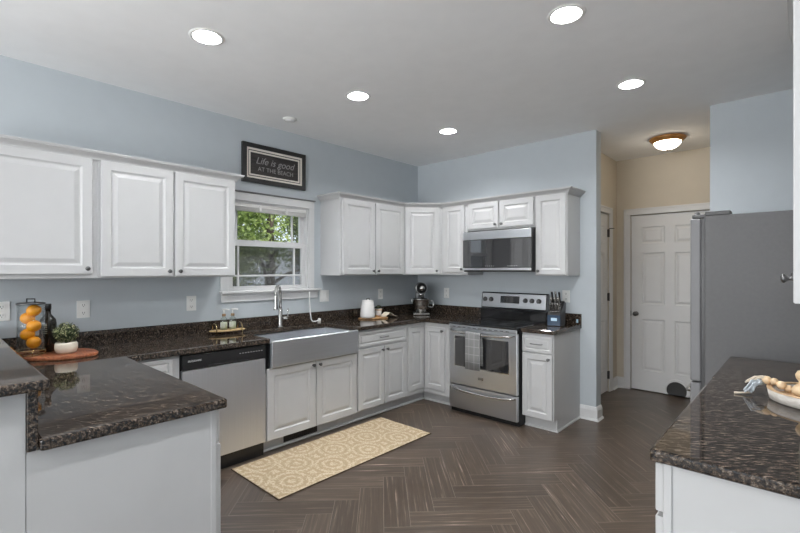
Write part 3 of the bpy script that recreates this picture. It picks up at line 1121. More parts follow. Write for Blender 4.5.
# on the range wall
c = thing('wall_cabinet', (0.81, -0.16, UB), 'narrow white wall cabinet left of the microwave', 'cabinet', GU)
MB().box(0.6305, 0.990, -UF, -0.001, UB, UT, 0.002).build('body', M['cab'], c)
front(c, (0.675, -UF), (0.958, -UF), UB + 0.030, UT - 0.018, knob_at=('R', 'B'), sw=0.05)
c = thing('wall_cabinet', (1.38, -0.16, 1.875), 'short white two door wall cabinet above the microwave', 'cabinet', GU)
MB().box(0.991, 1.776, -UF, -0.001, 1.875, UT, 0.002).build('body', M['cab'], c)
front(c, (1.005, -UF), (1.378, -UF), 1.893, UT - 0.018, knob_at=('R', 'B'), sw=0.05)
front(c, (1.388, -UF), (1.765, -UF), 1.893, UT - 0.018, knob_at=('L', 'B'), sw=0.05)
c = thing('wall_cabinet', (1.93, -0.16, UB), 'narrow white wall cabinet right of the microwave at the run end', 'cabinet', GU)
MB().box(1.777, 2.092, -UF, -0.001, UB, UT, 0.002).build('body', M['cab'], c)
front(c, (1.787, -UF), (2.085, -UF), UB + 0.010, UT - 0.018, knob_at=('L', 'B'), sw=0.05)
# crown mouldings
def crownp(z):
    return [(0.0, z - 0.020), (0.008, z - 0.020), (0.012, z - 0.008), (0.020, z + 0.002), (0.036, z + 0.014), (0.046, z + 0.018), (0.046, z + 0.026), (0.052, z + 0.026), (0.052, z + 0.034), (0.0, z + 0.034)]
CF = UF + 0.004
# travel so that the outside lies on the right of the path
m = MB().sweep([(0.002, -2.666), (CF, -2.666), (CF, -4.22)][::-1], crownp(UT))
tag(m.build('crown_molding', M['cab'], loc=(0.2, -3.4, UT)), 'white crown molding over the wall cabinets left of the window', 'molding')
m = MB().sweep([(0.002, -1.576), (CF, -1.576), (CF, -0.632), (0.632, -CF), (2.095, -CF), (2.095, -0.002)], crownp(UT))
tag(m.build('crown_molding', M['cab'], loc=(1.0, -0.4, UT)), 'white crown molding over the corner and range wall cabinets', 'molding')

# ---- base cabinets
TK = 0.105
BT = 0.874
def toe(parent, x0, x1, y0, y1):
    MB().box(x0, x1, y0, y1, 0.001, TK - 0.001).build('toe_kick', M['cab'], parent)
c = thing('base_cabinet', (0.3, -3.38, 0), 'narrow white drawer base cabinet squeezed between peninsula and dishwasher', 'cabinet', GB)
MB().box(0.02, BF, -3.545, -3.216, TK, BT, 0.002).build('body', M['cab'], c)
toe(c, 0.02, 0.535, -3.545, -3.216)
d = front(c, (BF, -3.53), (BF, -3.262), 0.742, 0.862, 'drawer_front')
front(c, (BF, -3.53), (BF, -3.262), 0.12, 0.725)
c = thing('sink_base_cabinet', (0.3, -2.1, 0), 'white two door base cabinet under the farmhouse sink', 'cabinet', GB)
MB().box(0.02, BF, -2.572, -1.625, TK, 0.640, 0.002).build('body', M['cab'], c)
m = MB().box(0.535, 0.552, -2.57, -1.626, 0.001, TK - 0.001)
m.box(0.552, 0.566, -2.57, -1.626, 0.001, 0.018, 0.004)
m.build('toe_kick', M['cab'], c)
front(c, (BF, -2.568), (BF, -2.099), 0.108, 0.672, knob_at=('R', 'T'), sw=0.06)
front(c, (BF, -2.095), (BF, -1.630), 0.108, 0.672, knob_at=('L', 'T'), sw=0.06)
c = thing('base_cabinet', (0.3, -1.26, 0), 'white base cabinet with drawer and two doors right of the sink', 'cabinet', GB)
MB().box(0.02, BF, -1.623, -0.918, TK, BT, 0.002).build('body', M['cab'], c)
m = MB().box(0.535, 0.552, -1.625, -0.918, 0.001, TK - 0.001)
m.box(0.552, 0.566, -1.625, -0.918, 0.001, 0.018, 0.004)
m.build('toe_kick', M['cab'], c)
front(c, (BF, -1.612), (BF, -0.930), 0.715, 0.858, 'drawer_front', pull=True)
front(c, (BF, -1.612), (BF, -1.262), 0.118, 0.695, knob_at=('R', 'T'), sw=0.05)
front(c, (BF, -1.258), (BF, -0.930), 0.118, 0.695, knob_at=('L', 'T'), sw=0.05)
c = thing('corner_base_cabinet', (0.45, -0.45, 0), 'white corner base cabinet with two doors meeting at the inner corner', 'cabinet', GB)
m = grid_prism([0.02, BF, 0.986], [-0.917, -BF, -0.02], lambda x, y: not (x > BF and y < -BF), TK, BT)
m.build('body', M['cab'], c)
m = MB().sweep([(0.552, -0.917), (0.552, -0.552), (0.986, -0.552)], [(0, 0.001), (0, TK - 0.001), (-0.02, TK - 0.001), (-0.02, 0.001)])
m.sweep([(0.552, -0.917), (0.552, -0.552), (0.986, -0.552)], [(0, 0.001), (0.014, 0.001), (0.012, 0.012), (0, 0.018)])
m.build('toe_kick', M['cab'], c)
front(c, (BF - 0.006, -0.892), (BF - 0.006, -BF - 0.016), 0.155, 0.832, sw=0.05)
front(c, (BF + 0.016, -BF + 0.006), (0.905, -BF + 0.006), 0.155, 0.832, knob_at=('R', 'T'), sw=0.05)
m = MB().box(0.908, 1.012, -BF - 0.004, -BF, TK, BT)
m.box(BF + 0.001, 0.908, -BF - 0.004, -BF, 0.836, BT)
m.box(BF, BF + 0.004, -0.917, -BF - 0.004, 0.836, BT)
m.box(BF, BF + 0.004, -0.917, -BF - 0.004, TK, 0.152)
m.box(BF + 0.004, 0.908, -BF - 0.004, -BF, TK, 0.152)
m.build('face_frame', M['cab'], c)
c = thing('base_cabinet', (1.94, -0.3, 0), 'narrow white base cabinet with drawer and door right of the range', 'cabinet', GB)
m = MB().box(1.790, 2.078, -BF, -0.002, TK, BT, 0.002)
m.build('body', M['cab'], c)
m = MB().box(2.0785, 2.092, -BF, -0.002, TK + 0.001, BT)
m.box(2.0785, 2.092, -0.545, -0.002, 0.001, TK + 0.001)
m.build('end_panel', M['cab'], c)
m = MB().box(1.790, 2.078, -0.552, -0.53, 0.001, TK - 0.001)
m.sweep([(1.790, -0.553), (2.0925, -0.553), (2.0925, -0.03)], [(0, 0.001), (0.014, 0.001), (0.012, 0.012), (0, 0.018)])
m.build('toe_kick', M['cab'], c)
front(c, (1.795, -BF), (2.084, -BF), 0.706, 0.858, 'drawer_front', pull=True)
front(c, (1.795, -BF), (2.084, -BF), 0.112, 0.690, knob_at=('R', 'T'), sw=0.05)

# peninsula
c = thing('peninsula_cabinet', (1.28, -3.85, 0), 'white peninsula base cabinet in the left foreground with a plain end panel', 'cabinet', GB)
MB().box(0.636, 1.905, -4.174, -3.568, TK, BT - 0.001, 0.002).build('body', M['cab'], c)
toe(c, 0.64, 1.905, -4.174, -3.64)
m = MB().box(1.9055, 1.920, -4.174, -3.590, 0.001, BT - 0.001)
m.box(1.9055, 1.9215, -3.590, -3.566, TK, BT - 0.001, 0.002)
m.build('end_panel', M['cab'], c)
xs = [0.67, 1.08, 1.49, 1.905]
for i in range(3):
    front(c, (xs[i + 1], -3.566), (xs[i], -3.566), 0.728, 0.868, 'drawer_front', pull=True)
    front(c, (xs[i + 1], -3.560), (xs[i], -3.560), 0.11, 0.715, knob_at=('L' if i % 2 else 'R', 'T'))

# right-hand run
c = thing('base_cabinet', (3.72, -1.93, 0), 'white base cabinet in the right foreground under the brown granite', 'cabinet', GB)
MB().box(3.408, 4.028, -2.884, -0.985, TK, BT - 0.001, 0.002).build('body', M['cab'], c)
toe(c, 3.48, 4.028, -2.87, -0.985)
m = MB().box(3.412, 4.028, -2.892, -2.8845, 0.001, BT - 0.001)
m.box(3.407, 3.430, -2.899, -2.8845, TK, BT - 0.001, 0.002)
m.build('end_panel', M['cab'], c)
ys = [-2.892, -2.26, -1.63, -0.99]
for i in range(3):
    front(c, (3.406, ys[i + 1]), (3.406, ys[i]), 0.722, 0.865, 'drawer_front', pull=True)
    front(c, (3.406, ys[i + 1]), (3.406, ys[i]), 0.11, 0.706, knob_at=('R' if i % 2 else 'L', 'T'))
# wall cabinet above it, seen almost edge on
c = thing('wall_cabinet', (3.86, -1.9, 1.362), 'tall white wall cabinet seen edge on at the far right with a chrome knob', 'cabinet', GU)
MB().box(3.718, 4.028, -2.920, -1.00, 1.362, 2.412, 0.003).build('body', M['cab'], c)
ys = [-2.918, -2.280, -1.640, -1.002]
for i in range(3):
    front(c, (3.718, ys[i + 1]), (3.718, ys[i]), 1.364, 2.405, knob_at=('R' if i != 1 else 'L', 'B'), kz=0.062, kk=0.85)
m = MB().sweep([(4.026, -2.922), (3.714, -2.922), (3.714, -1.00)][::-1], [(0.0, 2.413), (0.016, 2.413), (0.020, 2.44), (0.026, 2.60), (0.038, 2.70), (0.060, 2.795), (0.0, 2.795)])
tag(m.build('crown_molding', M['cab'], loc=(3.9, -1.9, 2.412)), 'white crown molding above the wall cabinet at the far right edge', 'molding')

# =================================================================== COUNTERTOPS
CT0, CT1 = 0.876, 0.914
def in_main(x, y):
    if -2.548 < y < -1.634 and x > 0.165:
        return False
    if x < 0.648 and y > -4.145:
        return True
    if x < 1.014 and y > -0.648:
        return True
    if x < 1.955 and -4.145 < y < -3.535:
        return True
    return False
c = thing('granite_countertop', (0.33, -2.0, CT0), 'dark granite countertop of the peninsula, sink wall and corner', 'countertop')
m = grid_prism([0.021, 0.165, 0.648, 1.014, 1.955], [-4.145, -3.535, -2.548, -1.634, -0.648, -0.021], in_main, CT0, CT1, 0.008)
m.build('slab', M['granite'], c)
m = MB().sweep([(0.001, -4.146), (0.001, -0.001), (1.012, -0.001)], [(0, CT0), (0.020, CT0), (0.020, 1.014), (0.017, 1.018), (0, 1.018)])
m.build('backsplash', M['granite'], c)
MB().box(0.021, 1.930, -4.174, -4.146, CT0, 1.067, 0.002).build('bar_splash', M['granite'], c)
c = thing('granite_countertop', (1.95, -0.32, CT0), 'small dark granite countertop right of the range under the knife block', 'countertop')
grid_prism([1.790, 2.108], [-0.648, -0.021], lambda x, y: True, CT0, CT1, 0.008).build('slab', M['granite'], c)
MB().box(1.790, 2.108, -0.020, -0.001, CT0, 1.018, 0.002).build('backsplash', M['granite'], c)
m = grid_prism([3.375, 4.028], [-2.922, -0.985], lambda x, y: True, CT0, CT1, 0.010)
tag(m.build('granite_countertop', M['granite'], loc=(3.7, -1.95, CT0)), 'brown flecked granite countertop in the right foreground beside the refrigerator', 'countertop')
m = grid_prism([0.002, 1.972], [-4.60, -4.122], lambda x, y: True, 1.070, 1.104, 0.008)
tag(m.build('granite_bar_top', M['granite'], loc=(0.9, -4.35, 1.07)), 'raised dark granite bar top at the left edge', 'countertop')

# =================================================================== APPLIANCES
# dishwasher
c = thing('dishwasher', (0.3, -2.894, 0), 'stainless dishwasher with black control strip left of the sink', 'dishwasher')
MB().box(0.02, 0.600, -3.210, -2.580, 0.001, 0.872).build('tub', M['black'], c)
MB().box(0.601, 0.636, -3.206, -2.584, 0.112, 0.762, 0.004, 2).build('door_panel', M['steelv'], c)
p = MB().box(0.601, 0.640, -3.206, -2.584, 0.766, 0.866, 0.005, 2).build('control_panel', M['black'], c)
m = MB().box(0.6405, 0.644, -3.03, -2.70, 0.770, 0.785, 0.001)
m.build('handle_lip', M['glossblack'], p)
for i in range(9):
    y = -2.80 + i * 0.022
    MB().box(0.6402, 0.6415, y, y + 0.011, 0.828, 0.833).build('button', M['printwhite'], p)
text_obj('lettering', 'FRIGIDAIRE', 0.018, M['printwhite'], p, (0.6405, -3.125, 0.825), (0, 1, 0), (1, 0, 0), 0, 0.0005)

# apron sink
c = thing('farmhouse_sink', (0.4, -2.09, 0.68), 'stainless steel apron front farmhouse sink below the window', 'sink')
m = MB().box(0.640, 0.664, -2.545, -1.637, 0.680, 0.892, 0.010, 3)
m.build('apron_front', M['steelx'], c)
m = MB()
m.box(0.168, 0.640, -2.545, -2.532, 0.676, 0.872)
m.box(0.168, 0.640, -1.650, -1.637, 0.676, 0.872)
m.box(0.168, 0.182, -2.532, -1.650, 0.676, 0.872)
m.box(0.182, 0.640, -2.532, -1.650, 0.676, 0.690)
m.build('basin', M['steelx'], c)
MB().lathe([(0.045, 0), (0.045, 0.004), (0.03, 0.005), (0.028, 0.001), (0, 0.001)], (0.38, -2.09, 0.6905), n=20).build('drain', M['polish'], c)

# faucet
def arc_pts(base_pt, d, rise, rad, drop, n=10):
    bp, d = V(base_pt), V(d).normalized()
    pts = [bp, bp + V((0, 0, rise * .5)), bp + V((0, 0, rise))]
    cpt = bp + V((0, 0, rise)) + d * rad
    for i in range(1, n + 1):
        g = pi - pi * i / n
        pts.append(cpt + d * (rad * cos(g)) + V((0, 0, rad * sin(g))))
    pts.append(pts[-1] - V((0, 0, drop)))
    return pts
FX, FY = 0.100, -2.115
c = thing('kitchen_faucet', (FX, FY, CT1), 'tall brushed nickel gooseneck faucet behind the sink', 'faucet')
MB().lathe([(0.028, 0), (0.028, 0.006), (0.021, 0.012), (0.019, 0.02), (0.019, 0.17), (0.0155, 0.175)], (FX, FY, CT1 + 0.0005), n=20).build('base', M['chrome'], c)
pts = arc_pts((FX, FY, CT1 + 0.17), (0.09, -0.10, 0), 0.150, 0.070, 0.005)
MB().tube(pts, 0.0135, 14).build('spout', M['chrome'], c)
e = pts[-1]
MB().lathe([(0.0145, 0), (0.016, -0.02), (0.016, -0.09), (0.021, -0.13), (0.021, -0.142), (0.0, -0.142)], e, n=16).build('spray_head', M['chrome'], c)
h = MB().lathe([(0.017, 0), (0.017, 0.045), (0.014, 0.050), (0, 0.051)], (FX + 0.010, FY + 0.014, CT1 + 0.085), (0.55, 0.8, 0), 14)
h.tube([(FX + 0.037, FY + 0.053, CT1 + 0.09), (FX + 0.040, FY + 0.057, CT1 + 0.13), (FX + 0.042, FY + 0.060, CT1 + 0.175)], 0.005, 8)
h.build('lever', M['chrome'], c)
# small filtered-water tap
c = thing('water_filter_tap', (0.095, -1.69, CT1), 'slim white filtered water tap right of the main faucet', 'faucet')
MB().lathe([(0.016, 0), (0.016, 0.035), (0.012, 0.045), (0.0, 0.046)], (0.095, -1.66, CT1 + 0.0005), n=14).build('base', M['white'], c)
MB().tube([(0.095, -1.66, CT1 + 0.028), (0.098, -1.71, CT1 + 0.020), (0.100, -1.745, CT1 + 0.022), (0.100, -1.762, CT1 + 0.045), (0.100, -1.772, CT1 + 0.10), (0.098, -1.778, CT1 + 0.20), (0.095, -1.780, CT1 + 0.32)], 0.0055, 10).build('spout', M['white'], c)

# range
RX0, RX1 = 1.020, 1.783
RF = -0.690
c = thing('kitchen_range', (1.42, -0.34, 0), 'stainless freestanding electric range with black glass cooktop', 'range')
MB().box(RX0, RX1, RF + 0.03, -0.03, 0.001, 0.895).build('body', M['black'], c)
o = MB().box(RX0 - 0.002, RX1 + 0.002, RF - 0.018, -0.085, 0.896, 0.918, 0.006, 2).build('cooktop', M['glossblack'], c)
for (x, y, r) in ((1.21, -0.50, 0.105), (1.59, -0.50, 0.085), (1.21, -0.24, 0.075), (1.59, -0.24, 0.10)):
    MB().lathe([(r, 0), (r, 0.0004), (r - 0.005, 0.0004), (r - 0.005, 0)], (x, y, 0.9183), n=40, smooth=False, cap=False).build('burner_ring', M['ring'], o)
MB().box(RX0, RX1, RF - 0.020, RF - 0.002, 0.862, 0.895, 0.006, 2).build('front_rail', M['rangesteel'], c)
d = MB().box(RX0 + 0.001, RX1 - 0.001, RF - 0.012, RF + 0.028, 0.292, 0.860, 0.006, 2).build('oven_door', M['rangesteel'], c)
MB().box(RX0 + 0.075, RX1 - 0.085, RF - 0.0150, RF - 0.0122, 0.480, 0.782, 0.001).build('oven_window', M['mwglass'], d)
m = MB()
for (xa, xb, za, zb_) in ((RX0 + 0.067, RX1 - 0.077, 0.782, 0.790), (RX0 + 0.067, RX1 - 0.077, 0.472, 0.480), (RX0 + 0.067, RX0 + 0.075, 0.480, 0.782), (RX1 - 0.085, RX1 - 0.077, 0.480, 0.782)):
    m.box(xa, xb, RF - 0.0160, RF - 0.0122, za, zb_)
m.build('window_trim', M['polish'], d)
def bar(xa, xb, y0, z, sag, r, bow):
    pts = []
    for i in range(17):
        f = i / 16
        k = 4 * f * (1 - f)
        pts.append((xa + (xb - xa) * f, y0 - bow * min(1, 3.2 * k), z - sag * k))
    return pts
MB().tube(bar(RX0 + 0.02, RX1 - 0.02, RF - 0.012, 0.838, 0.018, 0.012, 0.042), 0.0125, 12).build('handle', M['polish'], d)
for i in range(11):
    x = RX0 + 0.05 + i * 0.06
    MB().box(x, x + 0.035, RF - 0.0208, RF - 0.0202, 0.873, 0.878).build('vent_slot', M['black'], c)
MB().box(1.365, 1.425, RF - 0.0145, RF - 0.0122, 0.372, 0.398, 0.001).build('badge', M['polish'], d)
d = MB().box(RX0 + 0.001, RX1 - 0.001, RF - 0.010, RF + 0.028, 0.048, 0.282, 0.006, 2).build('storage_drawer', M['rangesteel'], c)
MB().tube(bar(RX0 + 0.015, RX1 - 0.015, RF - 0.008, 0.262, 0.026, 0.012, 0.030), 0.0125, 12).build('handle', M['polish'], d)
# backguard, tilted face
g = bmesh.new()
prof = [(-0.03, 0.90), (-0.095, 0.915), (-0.100, 1.020), (-0.078, 1.035), (-0.060, 1.190), (-0.050, 1.202), (-0.03, 1.204)]
va = [g.verts.new((RX0 - 0.004, y, z)) for y, z in prof]
vb = [g.verts.new((RX1 + 0.004, y, z)) for y, z in prof]
g.faces.new(va)
g.faces.new(vb)
for i in range(len(prof)):
    j = (i + 1) % len(prof)
    g.faces.new((va[i], va[j], vb[j], vb[i]))
bgd = MB().bm(g).build('backguard', M['glossblack'], c)
nf = V((0, -0.155, -0.018)).normalized()
uf = V((1, 0, 0))
zf = V((0, 0.018, 0.155)).normalized()
def onface(x, s, d=0.0):
    return V((x, -0.078, 1.035)) + zf * s + nf * d
Mx = Matrix.Translation(V((0, -0.078, 1.035))) @ Matrix((uf, -nf, zf)).transposed().to_4x4()
face = MB().box(RX0 + 0.004, RX1 - 0.010, -0.007, -0.0002, 0.004, 0.160, 0.004, 2, Mx).build('control_face', M['rangesteel'], bgd)
for x in (1.066, 1.142, 1.552, 1.626, 1.702):
    k = MB().lathe([(0.026, 0), (0.026, 0.004), (0.021, 0.006), (0.019, 0.026), (0.014, 0.028), (0, 0.028)], onface(x, 0.092, 0.0075), nf, 20)
    k.box(-0.004, 0.004, -0.034, -0.026, -0.018, 0.018, 0, 1, Matrix.Translation(onface(x, 0.092, 0.0075)) @ Matrix((uf, -nf, zf)).transposed().to_4x4())
    k.build('control_knob', M['darkmetal'], bgd)
MB().box(1.255, 1.482, -0.0085, -0.0072, 0.056, 0.134, 0, 1, Mx).build('display', M['mwglass'], bgd)

tw = bmesh.new()
# towel folded over the oven handle
tag_pts = []
hx0, hx1 = 1.255, 1.425
def towel():
    m = MB()
    y_h, z_h = RF - 0.055, 0.824
    r = 0.0165
    path = [(y_h - r, 0.475), (y_h - r - 0.002, 0.60), (y_h - r, 0.72), (y_h - r, z_h)]
    for i in range(1, 8):
        g = pi - pi * i / 8
        path.append((y_h + r * cos(g), z_h + r * sin(g)))
    path += [(y_h + r, z_h), (y_h + r - 0.002, 0.70), (y_h + r - 0.001, 0.52)]
    n = 13
    vs, fs = [], []
    for j, (y, z) in enumerate(path):
        for i in range(n):
            f = i / (n - 1)
            wv = 0.003 * sin(f * 9 + j * .35) * (0 if 3 <= j <= 11 else 1)
            vs.append((hx0 + (hx1 - hx0) * f + (0.012 * f if j > 11 else 0), y + wv, z))
    for j in range(len(path) - 1):
        for i in range(n - 1):
            fs.append((j * n + i, j * n + i + 1, (j + 1) * n + i + 1, (j + 1) * n + i))
    m.add(vs, fs, True)
    o = m.build('dish_towel', M['towel'], loc=(1.30, RF - 0.055, 0.475))
    s = o.modifiers.new('thick', 'SOLIDIFY')
    s.thickness = 0.0035
    s.offset = 0
    tag(o, 'grey checked dish towel hanging over the oven handle', 'towel')
tw.free()
towel()

# microwave
c = thing('microwave', (1.385, -0.2, 1.43), 'stainless over-the-range microwave with mirrored black door', 'microwave')
MB().box(0.986, 1.774, -0.385, -0.004, 1.432, 1.860, 0.003).build('case', M['black'], c)
MB().box(0.984, 1.772, -0.405, -0.386, 1.770, 1.858, 0.004, 2).build('top_grille', M['rangesteel'], c)
MB().box(0.984, 1.772, -0.403, -0.386, 1.472, 1.769, 0.002).build('door_glass', M['mwglass'], c)
MB().box(0.984, 1.772, -0.406, -0.386, 1.446, 1.471, 0.004, 2).build('bottom_trim', M['rangesteel'], c)
m = MB()
for i in range(5):
    for x0 in (1.26, 1.52):
        m.box(x0 + i * 0.024, x0 + 0.010 + i * 0.024, -0.4036, -0.4031, 1.490, 1.494)
m.build('key_print', M['printwhite'], c)

# refrigerator
c = thing('refrigerator', (3.59, -0.5, 0), 'tall grey sided stainless refrigerator standing in the right alcove', 'refrigerator')
MB().box(3.240, 3.96, -0.955, -0.045, 0.012, 1.800, 0.006, 2).build('cabinet', M['fridge'], c)
MB().box(3.222, 3.2395, -0.945, -0.055, 0.06, 1.785).build('door_gasket', M['black'], c)
for (y0, y1) in ((-0.957, -0.502), (-0.498, -0.043)):
    d = MB().box(3.162, 3.2215, y0, y1, 0.72, 1.785, 0.010, 3).build('door', M['fridgedoor'], c)
    yh = -0.545 if y0 < -0.6 else -0.455
    pts = [(3.164, yh, 0.86)]
    for i in range(13):
        f = i / 12
        pts.append((3.150 - 0.040 * sin(pi * f), yh, 0.87 + 0.62 * f))
    pts.append((3.164, yh, 1.50))
    MB().tube(pts, 0.013, 10).build('handle', M['polish'], d)
d = MB().box(3.162, 3.2215, -0.957, -0.043, 0.06, 0.712, 0.010, 3).build('freezer_drawer', M['fridgedoor'], c)
MB().tube([(3.164, -0.80, 0.62), (3.12, -0.78, 0.62), (3.115, -0.5, 0.62), (3.12, -0.22, 0.62), (3.164, -0.20, 0.62)], 0.013, 10).build('handle', M['polish'], d)
m = MB().box(3.243, 3.375, -0.953, -0.86, 1.8005, 1.826, 0.004)
m.box(3.170, 3.250, -0.945, -0.88, 1.788, 1.812, 0.004)
m.lathe([(0.016, 0), (0.016, 0.024), (0.010, 0.03), (0, 0.03)], (3.195, -0.91, 1.800), n=12)
m.build('hinge_cover', M['hingegrey'], c)

# =================================================================== LIGHT FITTINGS
CANLAB = ['left recessed light nearest the camera above the dishwasher side', 'middle recessed light of the left ceiling row', 'recessed light nearest the back corner of the ceiling', 'large looking recessed light at the top right of the picture', 'recessed light nearest the hall opening']
for i, (x, y) in enumerate(CANS):
    lab = CANLAB[i] if i < 5 else ('recessed light over the right foreground counter, out of frame' if i == 5 else 'added recessed light in the unseen room behind the camera')
    c = thing('recessed_light', (x, y, H - 0.004), lab, 'light', 'recessed ceiling lights')
    MB().lathe([(0.074, 0.0), (0.076, -0.006), (0.088, -0.006), (0.097, -0.001), (0.097, -0.0005), (0.074, -0.0005)], (x, y, H), n=40, cap=False).build('trim_ring', M['white'], c)
    MB().lathe([(0.0765, 0.0), (0.055, 0.034), (0.054, 0.036)], (x, y, H), n=40, cap=False).build('baffle', M['white'], c)
    MB().lathe([(0.054, 0.0), (0.054, 0.002)], (x, y, H + 0.034), n=32, smooth=False).build('lens', M['bulb'], c)

c = thing('smoke_detector', (0.335, -2.165, H - 0.02), 'small round grey ceiling disc above the window', 'detector')
MB().lathe([(0.062, 0), (0.062, -0.006), (0.052, -0.016), (0.048, -0.016), (0.046, -0.012), (0, -0.012)], (0.335, -2.165, H - 0.0005), n=32).build('housing', M['white'], c)
MB().lathe([(0.044, 0), (0.040, -0.004), (0, -0.005)], (0.335, -2.165, H - 0.0135), n=28).build('lens_cover', M['ceil'], c)

DX, DY = 2.69, 0.76
c = thing('flush_ceiling_light', (DX, DY, H - 0.12), 'lit flush dome ceiling light with amber wooden rim in the hall', 'light')
MB().lathe([(0.125, -0.0005), (0.155, -0.002), (0.165, -0.012), (0.160, -0.024), (0.138, -0.042), (0.130, -0.050), (0.118, -0.050)], (DX, DY, H), n=48).build('rim', M['amber'], c)
prof = [(0.120 * cos(g * pi / 24), -0.045 - 0.075 * sin(g * pi / 24)) for g in range(0, 13)]
MB().lathe(prof, (DX, DY, H), n=40).build('glass_dome', M['domeglass'], c)
MB().lathe([(0.012, -0.118), (0.013, -0.124), (0.007, -0.130), (0.0, -0.136)], (DX, DY, H), n=16).build('finial', M['chrome'], c)

# =================================================================== WALL PLATES
def outlet(p, n, label, kind='outlet', w=0.078, h=0.122):
    p, n = V(p), V(n)
    u = V((0, 0, 1)).cross(n)
    c = thing('wall_outlet' if kind == 'outlet' else 'light_switch', p, label, 'outlet' if kind == 'outlet' else 'switch', 'white wall plates')
    rot = Matrix((u, n, V((0, 0, 1)))).transposed().to_4x4()
    T = Matrix.Translation(p) @ rot
    MB().box(-w / 2, w / 2, 0.0005, 0.006, -h / 2, h / 2, 0.002, 2, T).build('cover_plate', M['white'], c)
    if kind == 'outlet':
        for s in (-0.027, 0.027):
            k = MB().box(-0.016, 0.016, 0.0062, 0.0085, s - 0.017, s + 0.017, 0.003, 2, T).build('socket', M['white'], c)
            m = MB()
            for dx in (-0.006, 0.006):
                m.box(dx - 0.0012, dx + 0.0012, 0.0086, 0.0090, s - 0.003, s + 0.008, 0, 1, T)
            m.box(-0.0022, 0.0022, 0.0086, 0.0090, s - 0.011, s - 0.006, 0, 1, T)
            m.build('slot', M['black'], k)
    else:
        ks = (-0.024, 0.024) if w > 0.1 else (0,)
        for s in ks:
            MB().box(s - 0.016, s + 0.016, 0.0062, 0.0095, -0.033, 0.033, 0.002, 2, T).build('rocker', M['white'], c)
outlet((0, -4.055, 1.188), (1, 0, 0), 'white wall outlet at the left picture edge beside the lemon jar')
outlet((0, -3.628, 1.175), (1, 0, 0), 'white wall outlet above the potted plant')
outlet((0, -2.890, 1.175), (1, 0, 0), 'white wall outlet above the dishwasher counter')
outlet((0, -1.525, 1.178), (1, 0, 0), 'white double light switch right of the window sill', 'switch', 0.118)
outlet((0, -0.692, 1.165), (1, 0, 0), 'white wall outlet above the succulent near the corner')
outlet((0.468, 0, 1.168), (0, -1, 0), 'white wall outlet between stand mixer and range')
outlet((1.955, 0, 1.185), (0, -1, 0), 'white wall outlet behind the knife handles')

# =================================================================== SIGN
c = thing('framed_sign', (0.014, -2.115, 2.245), 'black framed beach sign hanging above the window', 'sign')
SY0, SY1, SZ0, SZ1 = -2.452, -1.778, 2.248, 2.605
def frame_ring(name, d0, d1, x0, x1, mtl, parent):
    m = MB()
    a0, a1, b0, b1 = SY0 + d0, SY1 - d0, SZ0 + d0, SZ1 - d0
    w = d1 - d0
    m.box(x0, x1, a0, a1, b0, b0 + w)
    m.box(x0, x1, a0, a1, b1 - w, b1)
    m.box(x0, x1, a0, a0 + w, b0 + w, b1 - w)
    m.box(x0, x1, a1 - w, a1, b0 + w, b1 - w)
    return m.build(name, mtl, parent)
frame_ring('frame', 0.0, 0.040, 0.001, 0.030, M['frame'], c)
frame_ring('outer_liner', 0.0402, 0.058, 0.001, 0.022, M['mount'], c)
frame_ring('dark_line', 0.0582, 0.066, 0.001, 0.018, M['frame'], c)
frame_ring('inner_liner', 0.0662, 0.080, 0.001, 0.019, M['mount'], c)
pb = MB().box(0.001, 0.014, SY0 + 0.0802, SY1 - 0.0802, SZ0 + 0.0802, SZ1 - 0.0802).build('board', M['signboard'], c)
yc, zc = (SY0 + SY1) / 2, (SZ0 + SZ1) / 2
text_obj('lettering', 'Life is good', 0.088, M['signtext'], pb, (0.0146, yc + 0.0, zc + 0.030), (0, 1, 0), (1, 0, 0), 0.35, 0.0004)
text_obj('lettering', 'AT THE BEACH', 0.056, M['signtext'], pb, (0.0146, yc + 0.01, zc - 0.045), (0, 1, 0), (1, 0, 0), 0.0, 0.0004)

# =================================================================== RUG, VENT
m = MB().box(0.665, 1.285, -2.872, -1.345, 0.0015, 0.009, 0.003, 2)
r = m.build('kitchen_rug', M['rug'], loc=(0.975, -2.11, 0.0015))
tag(r, 'beige runner rug with cream medallions in front of the sink', 'rug')
m = MB()
for a in ((0.660, 0.6648, -2.877, -1.340), (1.2852, 1.290, -2.877, -1.340)):
    m.box(a[0], a[1], a[2], a[3], 0.001, 0.0075)
for a in ((0.6648, 1.2852, -2.877, -2.8722), (0.6648, 1.2852, -1.3448, -1.340)):
    m.box(a[0], a[1], a[2], a[3], 0.001, 0.0075)
m.build('binding', M['rugback'], r)
c = thing('toe_kick_vent', (0.553, -2.19, 0.03), 'black slotted floor vent in the toe kick under the sink doors', 'vent')
MB().box(0.5525, 0.556, -2.37, -2.03, 0.026, 0.098).build('grille', M['black'], c)
m = MB()
for i in range(16):
    y = -2.36 + i * 0.0205
    m.box(0.5562, 0.559, y, y + 0.006, 0.032, 0.092)
m.build('louver', M['black'], c)

